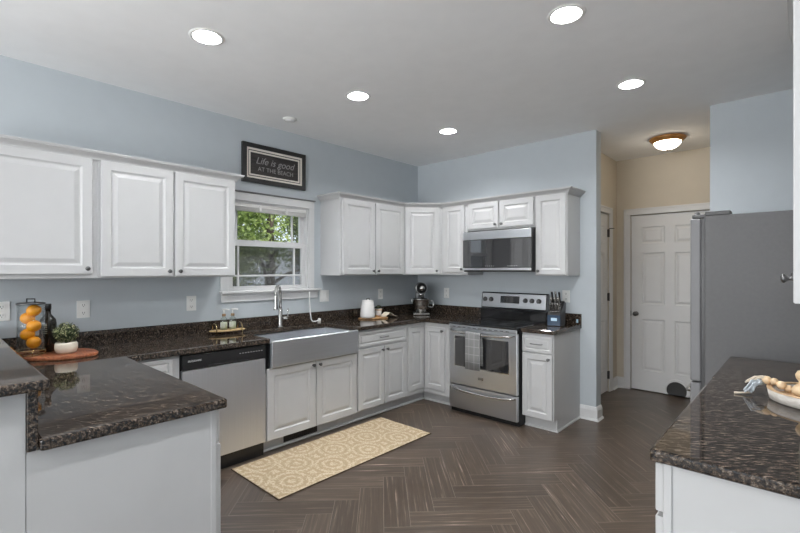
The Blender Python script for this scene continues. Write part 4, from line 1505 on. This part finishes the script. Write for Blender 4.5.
# =================================================================== LEFT COUNTER STILL LIFE
random.seed(3)
Z0 = CT1 + 0.0006
bm_ = MB()
bc = V((0.290, -3.842, Z0))
ang = R(52)
def oval(mb, c, a, b_, z0, z1, rot, n=48, ease=0.005):
    vs = []
    for (k, z) in ((1 - ease / b_, z0), (1, z0 + ease), (1, z1 - ease), (1 - ease / b_, z1)):
        for i in range(n):
            g = 2 * pi * i / n
            x, y = a * k * cos(g), b_ * k * sin(g)
            vs.append((c.x + x * cos(rot) - y * sin(rot), c.y + x * sin(rot) + y * cos(rot), z))
    fs = []
    for j in range(3):
        for i in range(n):
            i2 = (i + 1) % n
            fs.append((j * n + i, j * n + i2, (j + 1) * n + i2, (j + 1) * n + i))
    fs.append(tuple(reversed(range(n))))
    fs.append(tuple(range(3 * n, 4 * n)))
    mb.add(vs, fs)
oval(bm_, bc, 0.255, 0.165, Z0, Z0 + 0.022, R(43))
tag(bm_.build('serving_board', M['board'], loc=bc), 'oval red brown wooden serving board on the left counter', 'board')
ZB = Z0 + 0.0225
# lemon jar
jx, jy = 0.302, -3.952
c = thing('glass_jar', (jx, jy, ZB), 'tall square glass jar filled with lemons, black lid, brass stand', 'jar')
rot = Matrix.Translation(V((jx, jy, 0))) @ Matrix.Rotation(R(43), 4, 'Z')
a = 0.066
jz0, jz1 = ZB + 0.035, ZB + 0.305
def cyl_wall(mb, cx, cy, z0, z1, r, n=40):
    mb.lathe([(r, z0), (r, z1), (r - 0.003, z1), (r - 0.003, z0 + 0.005), (0, z0 + 0.005)], (cx, cy, 0), n=n, cap=False)
    mb.lathe([(r, z0), (0, z0)], (cx, cy, 0), n=n, cap=False)
m = MB()
cyl_wall(m, jx, jy, jz0, jz1, a)
m.build('glass_body', M['jar'], c)
l = MB().lathe([(a + 0.004, 0), (a + 0.004, 0.008), (a - 0.004, 0.012), (0, 0.013)], (jx, jy, jz1 + 0.0003), n=40).build('lid', M['darkmetal'], c)
dd = rot.to_3x3() @ V((1, 0, 0))
q = V((jx, jy, jz1 + 0.011))
MB().tube([q - dd * 0.024, q - dd * 0.024 + V((0, 0, 0.022)), q + dd * 0.024 + V((0, 0, 0.022)), q + dd * 0.024], 0.004, 8).build('lid_handle', M['black'], l)
m = MB()
for z in (ZB + 0.032,):
    m.tube([(jx + 0.068 * cos(2 * pi * i / 32), jy + 0.068 * sin(2 * pi * i / 32), z) for i in range(32)], 0.003, 6, True, True)
for i in range(4):
    g = R(43 + 45 + 90 * i)
    x, y = jx + 0.068 * cos(g), jy + 0.068 * sin(g)
    m.tube([(x, y, ZB + 0.034), (x, y, ZB + 0.004)], 0.003, 6)
for i in range(4):
    g, g2 = R(43 + 45 + 90 * i), R(43 + 45 + 90 * (i + 1))
    m.tube([(jx + 0.068 * cos(g), jy + 0.068 * sin(g), ZB + 0.004), (jx + 0.068 * cos(g2), jy + 0.068 * sin(g2), ZB + 0.004)], 0.003, 6)
m.build('stand', M['brass'], c)
# five lemons, stacked in a zigzag; right/left as seen from the camera
rt = V((cos(R(42.66)), sin(R(42.66)), 0))
LP = [(0.018, 0.042, 20, 'bottom lemon in the glass jar'), (-0.019, 0.090, 10, 'second lemon from the bottom of the jar'), (0.018, 0.140, 25, 'middle lemon in the glass jar'), (-0.019, 0.187, -10, 'second lemon from the top of the jar'), (0.018, 0.234, 15, 'topmost lemon in the glass jar')]
for (dx, dz, tl, lab) in LP:
    p = V((jx, jy, jz0 + dz)) + rt * dx
    prof = [(r_ * 1.10, t_ * 1.06) for r_, t_ in [(0, -0.040), (0.006, -0.0385), (0.011, -0.034), (0.022, -0.026), (0.030, -0.013), (0.0325, 0), (0.030, 0.013), (0.022, 0.026), (0.011, 0.034), (0.006, 0.0395), (0, 0.041)]]
    ax = (rt * cos(R(tl)) + V((0, 0, 1)) * sin(R(tl)))
    m = MB().lathe(prof, p, ax, 20, True, False)
    tag(m.build('lemon', M['lemon'], loc=p), 'yellow orange ' + lab, 'lemon', 'lemons in the glass jar')
# bottle
bx_, by_ = 0.205, -3.855
c = thing('oil_bottle', (bx_, by_, ZB), 'dark square shouldered glass oil bottle behind the potted plant', 'bottle')
b = bmesh.new()
lv = [(0.034, 0.0), (0.036, 0.004), (0.036, 0.175), (0.033, 0.200), (0.020, 0.222), (0.0155, 0.235), (0.0145, 0.262)]
rings = []
for (r, z) in lv:
    ring = []
    for i in range(24):
        g = 2 * pi * i / 24
        k = 1.0
        if r > 0.018:      # squared body
            k = min(1 / max(abs(cos(g)), 1e-6), 1 / max(abs(sin(g)), 1e-6))
            k = min(k, 1.22)
        ring.append(b.verts.new((bx_ + r * k * cos(g + R(43)), by_ + r * k * sin(g + R(43)), ZB + z)))
    rings.append(ring)
for j in range(len(rings) - 1):
    for i in range(24):
        i2 = (i + 1) % 24
        b.faces.new((rings[j][i], rings[j][i2], rings[j + 1][i2], rings[j + 1][i]))
b.faces.new(rings[0])
b.faces.new(rings[-1])
MB().bm(b, True).build('glass_body', M['bottle'], c)
MB().lathe([(0.0175, 0), (0.0175, 0.034), (0.016, 0.037), (0, 0.037)], (bx_, by_, ZB + 0.262), n=18).build('cap', M['black'], c)
nn = V((0.6776, -0.7354, 0))
m = MB()
T = Matrix.Translation(V((bx_, by_, ZB))) @ Matrix((rt, -nn, V((0, 0, 1)))).transposed().to_4x4()
for i in range(4):
    m.box(-0.006, 0.024, -0.0372, -0.0366, 0.150 - i * 0.012, 0.154 - i * 0.012, 0, 1, T)
m.box(-0.004, 0.022, -0.0372, -0.0366, 0.160, 0.172, 0, 1, T)
m.build('print', M['goldtext'], c)
# boxwood ball in a cream pot
px_, py_ = 0.360, -3.790
c = thing('potted_plant', (px_, py_, ZB), 'round leafy topiary in a cream bowl on the serving board', 'plant')
MB().lathe([(0.042, 0), (0.052, 0.007), (0.059, 0.029), (0.058, 0.056), (0.053, 0.066), (0.049, 0.066), (0.049, 0.052), (0.0, 0.052)], (px_, py_, ZB + 0.0004), n=32, cap=False).build('pot', M['offwhite'], c)
MB().lathe([(0.048, 0), (0, 0.004)], (px_, py_, ZB + 0.054), n=20, cap=False).build('soil', M['soil'], c)
def leaf_ball(center, rad, n, size, flat=1.0, seed=1, shell=0.75):
    random.seed(seed)
    m = MB()
    cc = V(center)
    for _ in range(n):
        d = V((random.gauss(0, 1), random.gauss(0, 1), random.gauss(0, 1))).normalized()
        rr = rad * (shell + (1 - shell) * random.random())
        p = cc + V((d.x * rr, d.y * rr, d.z * rr * flat))
        nrm = (d + V((random.uniform(-.7, .7), random.uniform(-.7, .7), random.uniform(-.7, .7)))).normalized()
        a = nrm.orthogonal().normalized()
        a = Matrix.Rotation(random.uniform(0, 6.28), 3, nrm) @ a
        bb = nrm.cross(a)
        s = size * random.uniform(0.7, 1.25)
        m.add([p - a * s, p - bb * s * .5 + nrm * s * .15, p + a * s, p + bb * s * .5 + nrm * s * .15], [(0, 1, 2, 3)])
    return m
ctr = (px_, py_, ZB + 0.124)
m = leaf_ball(ctr, 0.068, 760, 0.0080, 0.92, 4, 0.70)
m.build('foliage', M['boxleaf'], c)
m = MB().sphere(ctr, 0.052, (1, 1, .92), None, 14, 9)
m.lathe([(0.006, 0), (0.006, 0.04)], (px_, py_, ZB + 0.045), n=8)
m.build('inner_branches', M['succ'], c)

# =================================================================== SOAP TRAY
tx, ty = 0.135, -2.645
c = thing('soap_tray', (tx, ty, Z0), 'oval rattan tray with brass wire handles left of the sink', 'tray')
m = MB()
oval(m, V((tx, ty, 0)), 0.150, 0.062, Z0 + 0.022, Z0 + 0.034, R(82), 40, 0.004)
m.build('tray_base', M['rattan'], c)
TA = R(82)
ta, tb = V((cos(TA), sin(TA), 0)), V((-sin(TA), cos(TA), 0))
for s in (-1, 1):
    q = V((tx, ty, Z0 + 0.034)) + ta * s * 0.105
    pts = [q - tb * 0.055 + V((0, 0, -0.032)), q - tb * 0.055 + V((0, 0, 0.02))]
    for i in range(1, 8):
        g = pi - pi * i / 8
        pts.append(q + tb * (0.055 * cos(g)) + V((0, 0, 0.02 + 0.034 * sin(g))))
    pts += [q + tb * 0.055 + V((0, 0, 0.02)), q + tb * 0.055 + V((0, 0, -0.032))]
    MB().tube(pts, 0.0042, 8).build('handle', M['brass'], c)
for (s, lab) in ((-0.032, 'left glass soap pump bottle on the rattan tray'), (0.040, 'right glass soap pump bottle on the rattan tray')):
    p = V((tx + 0.005, ty, Z0 + 0.0346)) + ta * s
    c = thing('soap_bottle', p, lab, 'bottle', 'soap pump bottles on the tray')
    MB().lathe([(0.026, 0), (0.029, 0.003), (0.029, 0.082), (0.024, 0.096), (0.013, 0.104), (0.013, 0.112), (0.0, 0.112)], p, n=24).build('glass_body', M['soapglass'], c)
    MB().lathe([(0.0265, 0), (0.0265, 0.058), (0, 0.058)], p + V((0, 0, 0.004)), n=20).build('soap', M['soap'], c)
    MB().lathe([(0.015, 0), (0.015, 0.018), (0.012, 0.021), (0, 0.021)], p + V((0, 0, 0.1122)), n=18).build('collar', M['pumpbrown'], c)
    pd = V((0.55, 0.83, 0)).normalized()
    q = p + V((0, 0, 0.133))
    m = MB().tube([q, q + V((0, 0, 0.035))], 0.0045, 8)
    m.tube([q + V((0, 0, 0.035)) - pd * 0.012, q + V((0, 0, 0.037)) + pd * 0.02, q + V((0, 0, 0.033)) + pd * 0.044], 0.0062, 8)
    m.build('pump', M['white'], c)
    T = Matrix.Translation(p) @ Matrix((rt, -nn, V((0, 0, 1)))).transposed().to_4x4()
    m = MB()
    for i in range(4):
        x = -0.017 + i * 0.0095
        m.box(x, x + 0.0035, -0.0300, -0.0285, 0.022, 0.062, 0, 1, T)
    m.build('label_print', M['white'], c)

# =================================================================== CANISTER GROUP
bc = V((0.215, -1.015, Z0))
m = MB()
oval(m, bc, 0.17, 0.085, Z0, Z0 + 0.014, R(63), 40, 0.004)
tag(m.build('round_board', M['traywood'], loc=bc), 'light wooden board under the white canister', 'board')
zb = Z0 + 0.0145
cx_, cy_ = 0.20, -1.085
c = thing('canister', (cx_, cy_, zb), 'white ceramic canister with small dark lid loop right of the sink', 'canister')
MB().lathe([(0.070, 0), (0.080, 0.006), (0.083, 0.030), (0.074, 0.120), (0.064, 0.168), (0.062, 0.176)], (cx_, cy_, zb + 0.0004), n=36).build('jar', M['ceramic'], c)
l = MB().lathe([(0.063, 0), (0.064, 0.006), (0.058, 0.014), (0, 0.017)], (cx_, cy_, zb + 0.1768), n=32).build('lid', M['ceramic'], c)
MB().tube([(cx_ - 0.014, cy_ - 0.010, zb + 0.188), (cx_ - 0.01, cy_ - 0.006, zb + 0.206), (cx_ + 0.014, cy_ + 0.012, zb + 0.210), (cx_ + 0.018, cy_ + 0.014, zb + 0.188)], 0.004, 8).build('loop', M['black'], l)
sx_, sy_ = 0.180, -0.900
c = thing('potted_succulent', (sx_, sy_, zb), 'tiny dark green plant in a white cup on the wooden board', 'plant')
MB().lathe([(0.032, 0), (0.040, 0.070), (0.0405, 0.074), (0.036, 0.074), (0.036, 0.066), (0, 0.066)], (sx_, sy_, zb + 0.012), n=24, cap=False).build('cup', M['ceramic'], c)
MB().lathe([(0.0395, 0.055), (0.0415, 0.056), (0.0422, 0.067), (0.0405, 0.068)], (sx_, sy_, zb + 0.012), n=24, cap=False).build('band', M['traywood'], c)
MB().lathe([(0.034, 0), (0.034, 0.0115), (0, 0.0115)], (sx_, sy_, zb + 0.0003), n=20).build('saucer', M['traywood'], c)
m = leaf_ball((sx_, sy_, zb + 0.098), 0.036, 130, 0.011, 0.75, 8, 0.5)
m.build('leaves', M['succ'], c)
nc = V((0.285, -0.845, Z0 + 0.015))
m = MB()
pts = []
for j in range(5):
    for i in range(9):
        u_, v_ = i / 8 - .5, j / 4 - .5
        p = nc + ta * (u_ * 0.17) - tb * (v_ * 0.10)
        z = 0.006 + 0.050 * max(0, 1 - abs(u_ + 0.08) * 2.4) * (1 - 0.3 * v_ * v_)
        pts.append((p.x, p.y, nc.z + z))
fs = []
for j in range(4):
    for i in range(8):
        fs.append((j * 9 + i, j * 9 + i + 1, (j + 1) * 9 + i + 1, (j + 1) * 9 + i))
m.add(pts, fs, True)
o = m.build('folded_cloth', M['cordwhite'], loc=nc)
sd = o.modifiers.new('thick', 'SOLIDIFY')
sd.thickness = 0.004
tag(o, 'brown beige folded cloth beside the small potted plant', 'cloth')

# =================================================================== STAND MIXER
mx_, my_ = 0.300, -0.300
fd = V((0.7071, -0.7071, 0))       # towards the room
sd_ = V((0.7071, 0.7071, 0))
c = thing('stand_mixer', (mx_, my_, Z0), 'dark stand mixer with polished steel bowl in the corner', 'mixer')
O = V((mx_, my_, Z0))
T = Matrix.Translation(O) @ Matrix((sd_, -fd, V((0, 0, 1)))).transposed().to_4x4()    # x side, y back, z up
m = MB()
vs = MB()
m.box(-0.10, 0.10, -0.14, 0.13, 0.0003, 0.026, 0.012, 3, T)
m.build('base', M['chrome'], c)
m = MB().box(-0.055, 0.055, 0.055, 0.125, 0.027, 0.275, 0.020, 3, T)
m.build('column', M['darkmetal'], c)
m = MB()
for s in (-1, 1):
    m.box(s * 0.108 - 0.012, s * 0.108 + 0.012, -0.03, 0.075, 0.150, 0.172, 0.005, 2, T)
m.box(-0.11, 0.11, 0.062, 0.09, 0.140, 0.182, 0.006, 2, T)
m.build('bowl_arms', M['chrome'], c)
hd = MB()
prof = [(0.0, -0.19), (0.030, -0.187), (0.052, -0.17), (0.064, -0.12), (0.068, -0.04), (0.068, 0.06), (0.060, 0.11), (0.040, 0.135), (0.0, 0.142)]
hd.lathe(prof, O + V((0, 0, 0.318)) , -fd, 24)
h = hd.build('motor_head', M['black'], c)
m = MB().lathe([(0.030, 0), (0.032, 0.004), (0.026, 0.016), (0.012, 0.024), (0.0, 0.026)], O + V((0, 0, 0.322)) + fd * 0.186, fd, 20)
m.build('attachment_hub', M['polish'], h)
MB().lathe([(0.0655, -0.012), (0.070, -0.01), (0.070, 0.01), (0.0655, 0.012)], O + V((0, 0, 0.316)) + fd * 0.10, fd, 28).build('trim_band', M['polish'], h)
MB().lathe([(0.030, 0), (0.030, -0.03), (0.018, -0.036), (0.016, -0.06), (0, -0.06)], O + V((0, 0, 0.262)) + fd * 0.045, (0, 0, 1), 18).build('beater_shaft', M['polish'], h)
bo = O + fd * 0.045
b_ = MB().lathe([(0.040, 0.030), (0.045, 0.034), (0.060, 0.045), (0.088, 0.085), (0.100, 0.130), (0.103, 0.190), (0.106, 0.196), (0.101, 0.196), (0.096, 0.130), (0.084, 0.088), (0.055, 0.050), (0.0, 0.045)], bo + V((0, 0, -0.003)), n=36, cap=False).build('bowl', M['polish'], c)
q = bo + sd_ * 0.1
MB().tube([q + V((0, 0, 0.165)), q + sd_ * 0.030 + V((0, 0, 0.17)), q + sd_ * 0.050 + V((0, 0, 0.15)), q + sd_ * 0.050 + V((0, 0, 0.105)), q + sd_ * 0.030 + V((0, 0, 0.088)), q + sd_ * (-0.008) + V((0, 0, 0.095))], 0.006, 8).build('bowl_handle', M['polish'], b_)

# =================================================================== KNIFE BLOCK
kx, ky = 1.952, -0.235
KO = V((kx, ky, Z0))
ka = R(6)
kf = V((sin(ka), -cos(ka), 0))
ks = V((cos(ka), sin(ka), 0))
c = thing('knife_block', KO, 'black slanted knife block with navy front beside the range', 'knife block')
T = Matrix.Translation(KO) @ Matrix((ks, -kf, V((0, 0, 1)))).transposed().to_4x4()     # y = back
b = bmesh.new()
sidep = [(-0.075, 0.0003), (0.075, 0.0003), (0.105, 0.215), (0.050, 0.235), (-0.075, 0.105)]
va = [b.verts.new((-0.062, y, z)) for y, z in sidep]
vb = [b.verts.new((0.062, y, z)) for y, z in sidep]
b.faces.new(va)
b.faces.new(vb)
for i in range(5):
    j = (i + 1) % 5
    b.faces.new((va[i], va[j], vb[j], vb[i]))
bmesh.ops.recalc_face_normals(b, faces=b.faces)
bmesh.ops.bevel(b, geom=list(b.edges), offset=0.003, segments=1, affect='EDGES')
bmesh.ops.transform(b, matrix=T, verts=b.verts)
MB().bm(b).build('block', M['black'], c)
f = MB().box(-0.060, 0.060, -0.079, -0.0752, 0.004, 0.104, 0.001, 1, T).build('front_panel', M['navy'], c)
MB().box(-0.026, 0.030, -0.0802, -0.0792, 0.050, 0.078, 0, 1, T).build('pale_rectangle', M['paleblue'], f)  # thin pale blue rectangle on the navy front
# knives: slant face direction
sl = V((0, 0.125, 0.130)).normalized()
nl = V((0, -0.130, 0.125)).normalized()
random.seed(11)
spec = []
for row, (s, ln) in enumerate(((0.035, 0.095), (0.085, 0.115), (0.135, 0.13))):
    for ci in range(4 if row == 0 else (3 if row == 1 else 3)):
        x = (-0.036 + ci * 0.024) if row == 0 else (-0.034 + ci * 0.034)
        spec.append((x, s, ln, 'M' if row < 2 else ('B' if ci == 2 else 'M')))
KLAB = {0: 'short steel handled steak knife in the front row of the block', 1: 'steel handled knife in the middle row of the block', 2: 'long handled knife standing in the back row of the block'}
LR = {(0, 0): 'leftmost', (0, 1): 'second from left', (0, 2): 'third from left', (0, 3): 'rightmost', (1, 0): 'left', (1, 1): 'centre', (1, 2): 'right', (2, 0): 'left', (2, 1): 'centre', (2, 2): 'right black'}
R3 = Matrix((ks, -kf, V((0, 0, 1)))).transposed()
cnt = {}
for (x, s, ln, kind) in spec:
    row = {0.035: 0, 0.085: 1, 0.135: 2}[s]
    ci = cnt.get(row, 0)
    cnt[row] = ci + 1
    base_l = V((x, -0.075, 0.105)) + sl * s + nl * 0.0015
    up = nl * 0.75 + V((0, 0.06, 0.7))
    up.normalize()
    p0 = KO + R3 @ base_l
    d = (R3 @ up).normalized()
    kn = thing('kitchen_knife', p0, LR[(row, ci)] + ' ' + KLAB[row], 'knife', 'knives in the block')
    w = 0.0105 if row else 0.0085
    MB().tube([p0, p0 + d * 0.012], w * 0.8, 8).build('bolster', M['polish'], kn)
    MB().tube([p0 + d * 0.0125, p0 + d * 0.03, p0 + d * (ln * .6), p0 + d * (ln - .01), p0 + d * ln], [w * .8, w, w * .85, w * 1.1, w * .6], 8).build('handle', M['black'] if (kind == 'B' or row == 2 and ci == 0) else M['chrome'], kn)
    if kind == 'M':
        MB().tube([p0 + d * (ln + .0003), p0 + d * (ln + 0.004)], w * 0.9, 8).build('end_cap', M['polish'], kn)
m = MB().box(2.064, 2.082, -0.0245, -0.0205, 0.930, 0.965, 0.001)  # small pale blue block against the backsplash face
tag(m.build('pale_blue_tab', M['paleblue'], loc=(2.073, -0.022, 0.93)), 'tiny pale blue sticker on the granite backsplash by the knives', 'tab')

# =================================================================== RIGHT COUNTER DECOR
tc = V((3.775, -1.975, Z0))
c = thing('decor_tray', tc, 'round whitewashed wooden tray at the right picture edge', 'tray')
MB().lathe([(0.158, 0), (0.168, 0.004), (0.174, 0.042), (0.160, 0.044), (0.154, 0.012), (0, 0.010)], tc, n=56, cap=False).build('rim', M['whitewash'], c)
MB().lathe([(0.1755, 0.0430), (0.1755, 0.0465), (0.1575, 0.0465), (0.1575, 0.0430)], tc, n=56, cap=False).build('lip', M['lightwood'], c)
MB().lathe([(0.152, 0.0), (0.152, 0.003), (0, 0.0032)], tc + V((0, 0, 0.0125)), n=48).build('floor_disc', M['traywood'], c)
# blond wooden peg figure lying in the tray
q = tc + V((-0.055, -0.030, 0.0165))
m = MB()
m.lathe([(0, 0), (0.026, 0.002), (0.042, 0.014), (0.046, 0.030), (0.036, 0.048), (0.026, 0.058), (0.026, 0.066), (0.036, 0.078), (0.040, 0.092), (0.034, 0.108), (0.018, 0.116), (0, 0.118)], q, (0.10, 0.05, 1), 26)
tag(m.build('wooden_ornament', M['sculpt'], loc=q), 'blond wooden double knob ornament standing in the round tray', 'ornament')
# bead garland with tassel
c = thing('bead_garland', (3.60, -1.90, Z0), 'wooden bead garland with blue yarn tassel spilling over the tray', 'garland')
m = None
def beadline(pts, rs):
    for p, r in zip(pts, rs):
        MB().sphere(p, r, (1, 1, 1), None, 14, 9).build('bead', M['sculpt'], c)
pts = []
t0 = tc + V((-0.172, 0.045, 0.060))
beadline([tc + V((-0.175, 0.020, 0.064)), tc + V((-0.150, 0.006, 0.066)), tc + V((-0.128, -0.004, 0.056)), tc + V((-0.105, 0.004, 0.042)), tc + V((-0.083, 0.018, 0.036)), tc + V((-0.060, 0.035, 0.036)), tc + V((-0.036, 0.050, 0.036))], [0.018, 0.014, 0.017, 0.016, 0.017, 0.016, 0.017])
# tassel: bound head and loose yarn hanging off the rim onto the counter
hd = tc + V((-0.190, 0.014, 0.054))
tip = V((tc.x - 0.232, tc.y - 0.020, Z0 + 0.010))
random.seed(2)
m = MB()
for i in range(26):
    o1 = V((random.uniform(-1, 1), random.uniform(-1, 1), random.uniform(-1, 1)))
    a_ = hd + o1 * 0.007
    e_ = tip + V((random.uniform(-.018, .018), random.uniform(-.020, .020), random.uniform(0, 0.018)))
    md_ = a_.lerp(e_, 0.5) + V((random.uniform(-.012, .012), random.uniform(-.012, .012), 0.012 + random.uniform(0, .012)))
    m.tube([a_, md_, e_], 0.0035, 5)
m.build('tassel', M['cordblue'], c)['label'] = 'blue grey yarn tassel'
m = MB()
for i in range(14):
    o1 = V((random.uniform(-1, 1), random.uniform(-1, 1), random.uniform(-1, 1)))
    a_ = tc + V((-0.185, 0.018, 0.074)) + o1 * 0.006
    e_ = tc + V((-0.240 + random.uniform(-.012, .012), 0.030 + random.uniform(-.015, .015), 0.040 + random.uniform(0, .014)))
    m.tube([a_, a_.lerp(e_, .5) + V((0, 0, 0.010)), e_], 0.0035, 5)
m.build('cream_tassel', M['cordwhite'], c)['label'] = 'cream yarn tassel'
m = MB().tube([tip + V((0.01, 0.0, 0.002)), tip + V((-0.015, -0.008, -0.002)), tip + V((-0.03, -0.016, -0.004)), tip + V((-0.048, -0.024, -0.005))], [0.004, 0.0035, 0.004, 0.0045], 7)
m.build('cord_end', M['cordwhite'], c)

# =================================================================== OUTDOORS
struct(MB().box(-40, -0.13, -30, 40, -0.5, -0.3).build('ground', M['lawn']), 'lawn outside the window', 'lawn')
def tree(x, y, h, rad, n, leaf, seed, label):
    random.seed(seed)
    c = thing('leafy_tree', (x, y, -0.3), label, 'tree', 'trees outside the window')
    m = MB().tube([(x, y, -0.3), (x + .1, y + .05, h * .3), (x, y + .1, h * .6), (x + .1, y, h * .9)], [0.16, 0.12, 0.08, 0.03], 8)
    for i in range(7):
        g = random.uniform(0, 6.28)
        z = h * random.uniform(.15, .6)
        m.tube([(x, y, z), (x + cos(g) * rad * .4, y + sin(g) * rad * .4, z + .35), (x + cos(g) * rad * .8, y + sin(g) * rad * .8, z + .5)], [0.05, 0.035, 0.012], 6)
    m.build('trunk', M['bark'], c)
    f = MB()
    for k in range(8):
        g = random.uniform(0, 6.28)
        q = (x + cos(g) * rad * random.uniform(.1, .6), y + sin(g) * rad * random.uniform(.1, .6), h * random.uniform(.28, .9))
        lb = leaf_ball(q, rad * random.uniform(.45, .65), n // 8, 0.055, 0.9, seed * 31 + k, 0.25)
        f.add(lb.v, lb.f)
    f.build('foliage', leaf, c)
tree(-6.0, -1.8, 4.6, 1.25, 4500, M['leaf1'], 21, 'bright green leafy tree at the left, mostly hidden behind the wall cabinet')
tree(-6.0, 1.35, 5.0, 1.30, 7000, M['leaf1'], 22, 'bright green leafy tree filling the middle of the window view')
tree(-6.0, 4.6, 4.4, 1.25, 4500, M['leaf1'], 23, 'bright green tree at the right, mostly hidden by the window jamb')
tree(-10.2, 2.3, 5.4, 1.4, 5500, M['leaf2'], 24, 'deeper green tree farther back on the left of the window view')
tree(-10.2, 5.6, 5.4, 1.4, 5500, M['leaf2'], 25, 'deeper green tree farther back on the right of the window view')
tree(-15.0, 5.0, 6.4, 1.6, 6000, M['leaf2'], 26, 'most distant deep green tree seen between the nearer trees')
tree(-15.0, 8.9, 6.4, 1.6, 6000, M['leaf2'], 27, 'distant deep green tree at the far right behind the others')
def shrub(x, y, r, seed, label):
    c = thing('garden_shrub', (x, y, -0.3), label, 'shrub', 'shrubs outside the window')
    leaf_ball((x, y, 0.42), r, 900, 0.06, 0.9, seed, 0.35).build('foliage', M['leaf2'], c)
    MB().tube([(x, y, -0.3), (x, y, 0.3)], 0.03, 6).build('stem', M['bark'], c)
shrub(-4.0, -1.15, 0.70, 41, 'low dark shrub outside at the left of the lower pane')
shrub(-4.0, 0.45, 0.74, 42, 'low dark shrub outside in the middle of the lower pane')
shrub(-4.0, 2.1, 0.70, 43, 'low dark shrub outside at the right of the lower pane')
c = thing('picket_fence', (-2.6, 0.1, -0.3), 'short white picket fence glimpsed at the bottom of the window', 'fence')
m = MB().box(-2.62, -2.59, -0.72, 1.18, 0.2, 0.28)
m.box(-2.62, -2.59, -0.72, 1.18, 0.75, 0.83)
m.build('rail', M['trim'], c)
for i in range(17):
    y = -0.70 + i * 0.112
    b = MB()
    b.add([(-2.59, y, -0.3), (-2.59, y + 0.06, -0.3), (-2.59, y + 0.06, 1.15), (-2.59, y + 0.03, 1.20), (-2.59, y, 1.15), (-2.57, y, -0.3), (-2.57, y + 0.06, -0.3), (-2.57, y + 0.06, 1.15), (-2.57, y + 0.03, 1.20), (-2.57, y, 1.15)],
          [(0, 1, 2, 3, 4), (9, 8, 7, 6, 5), (0, 1, 6, 5), (1, 2, 7, 6), (2, 3, 8, 7), (3, 4, 9, 8), (4, 0, 5, 9)])
    b.build('picket', M['trim'], c)
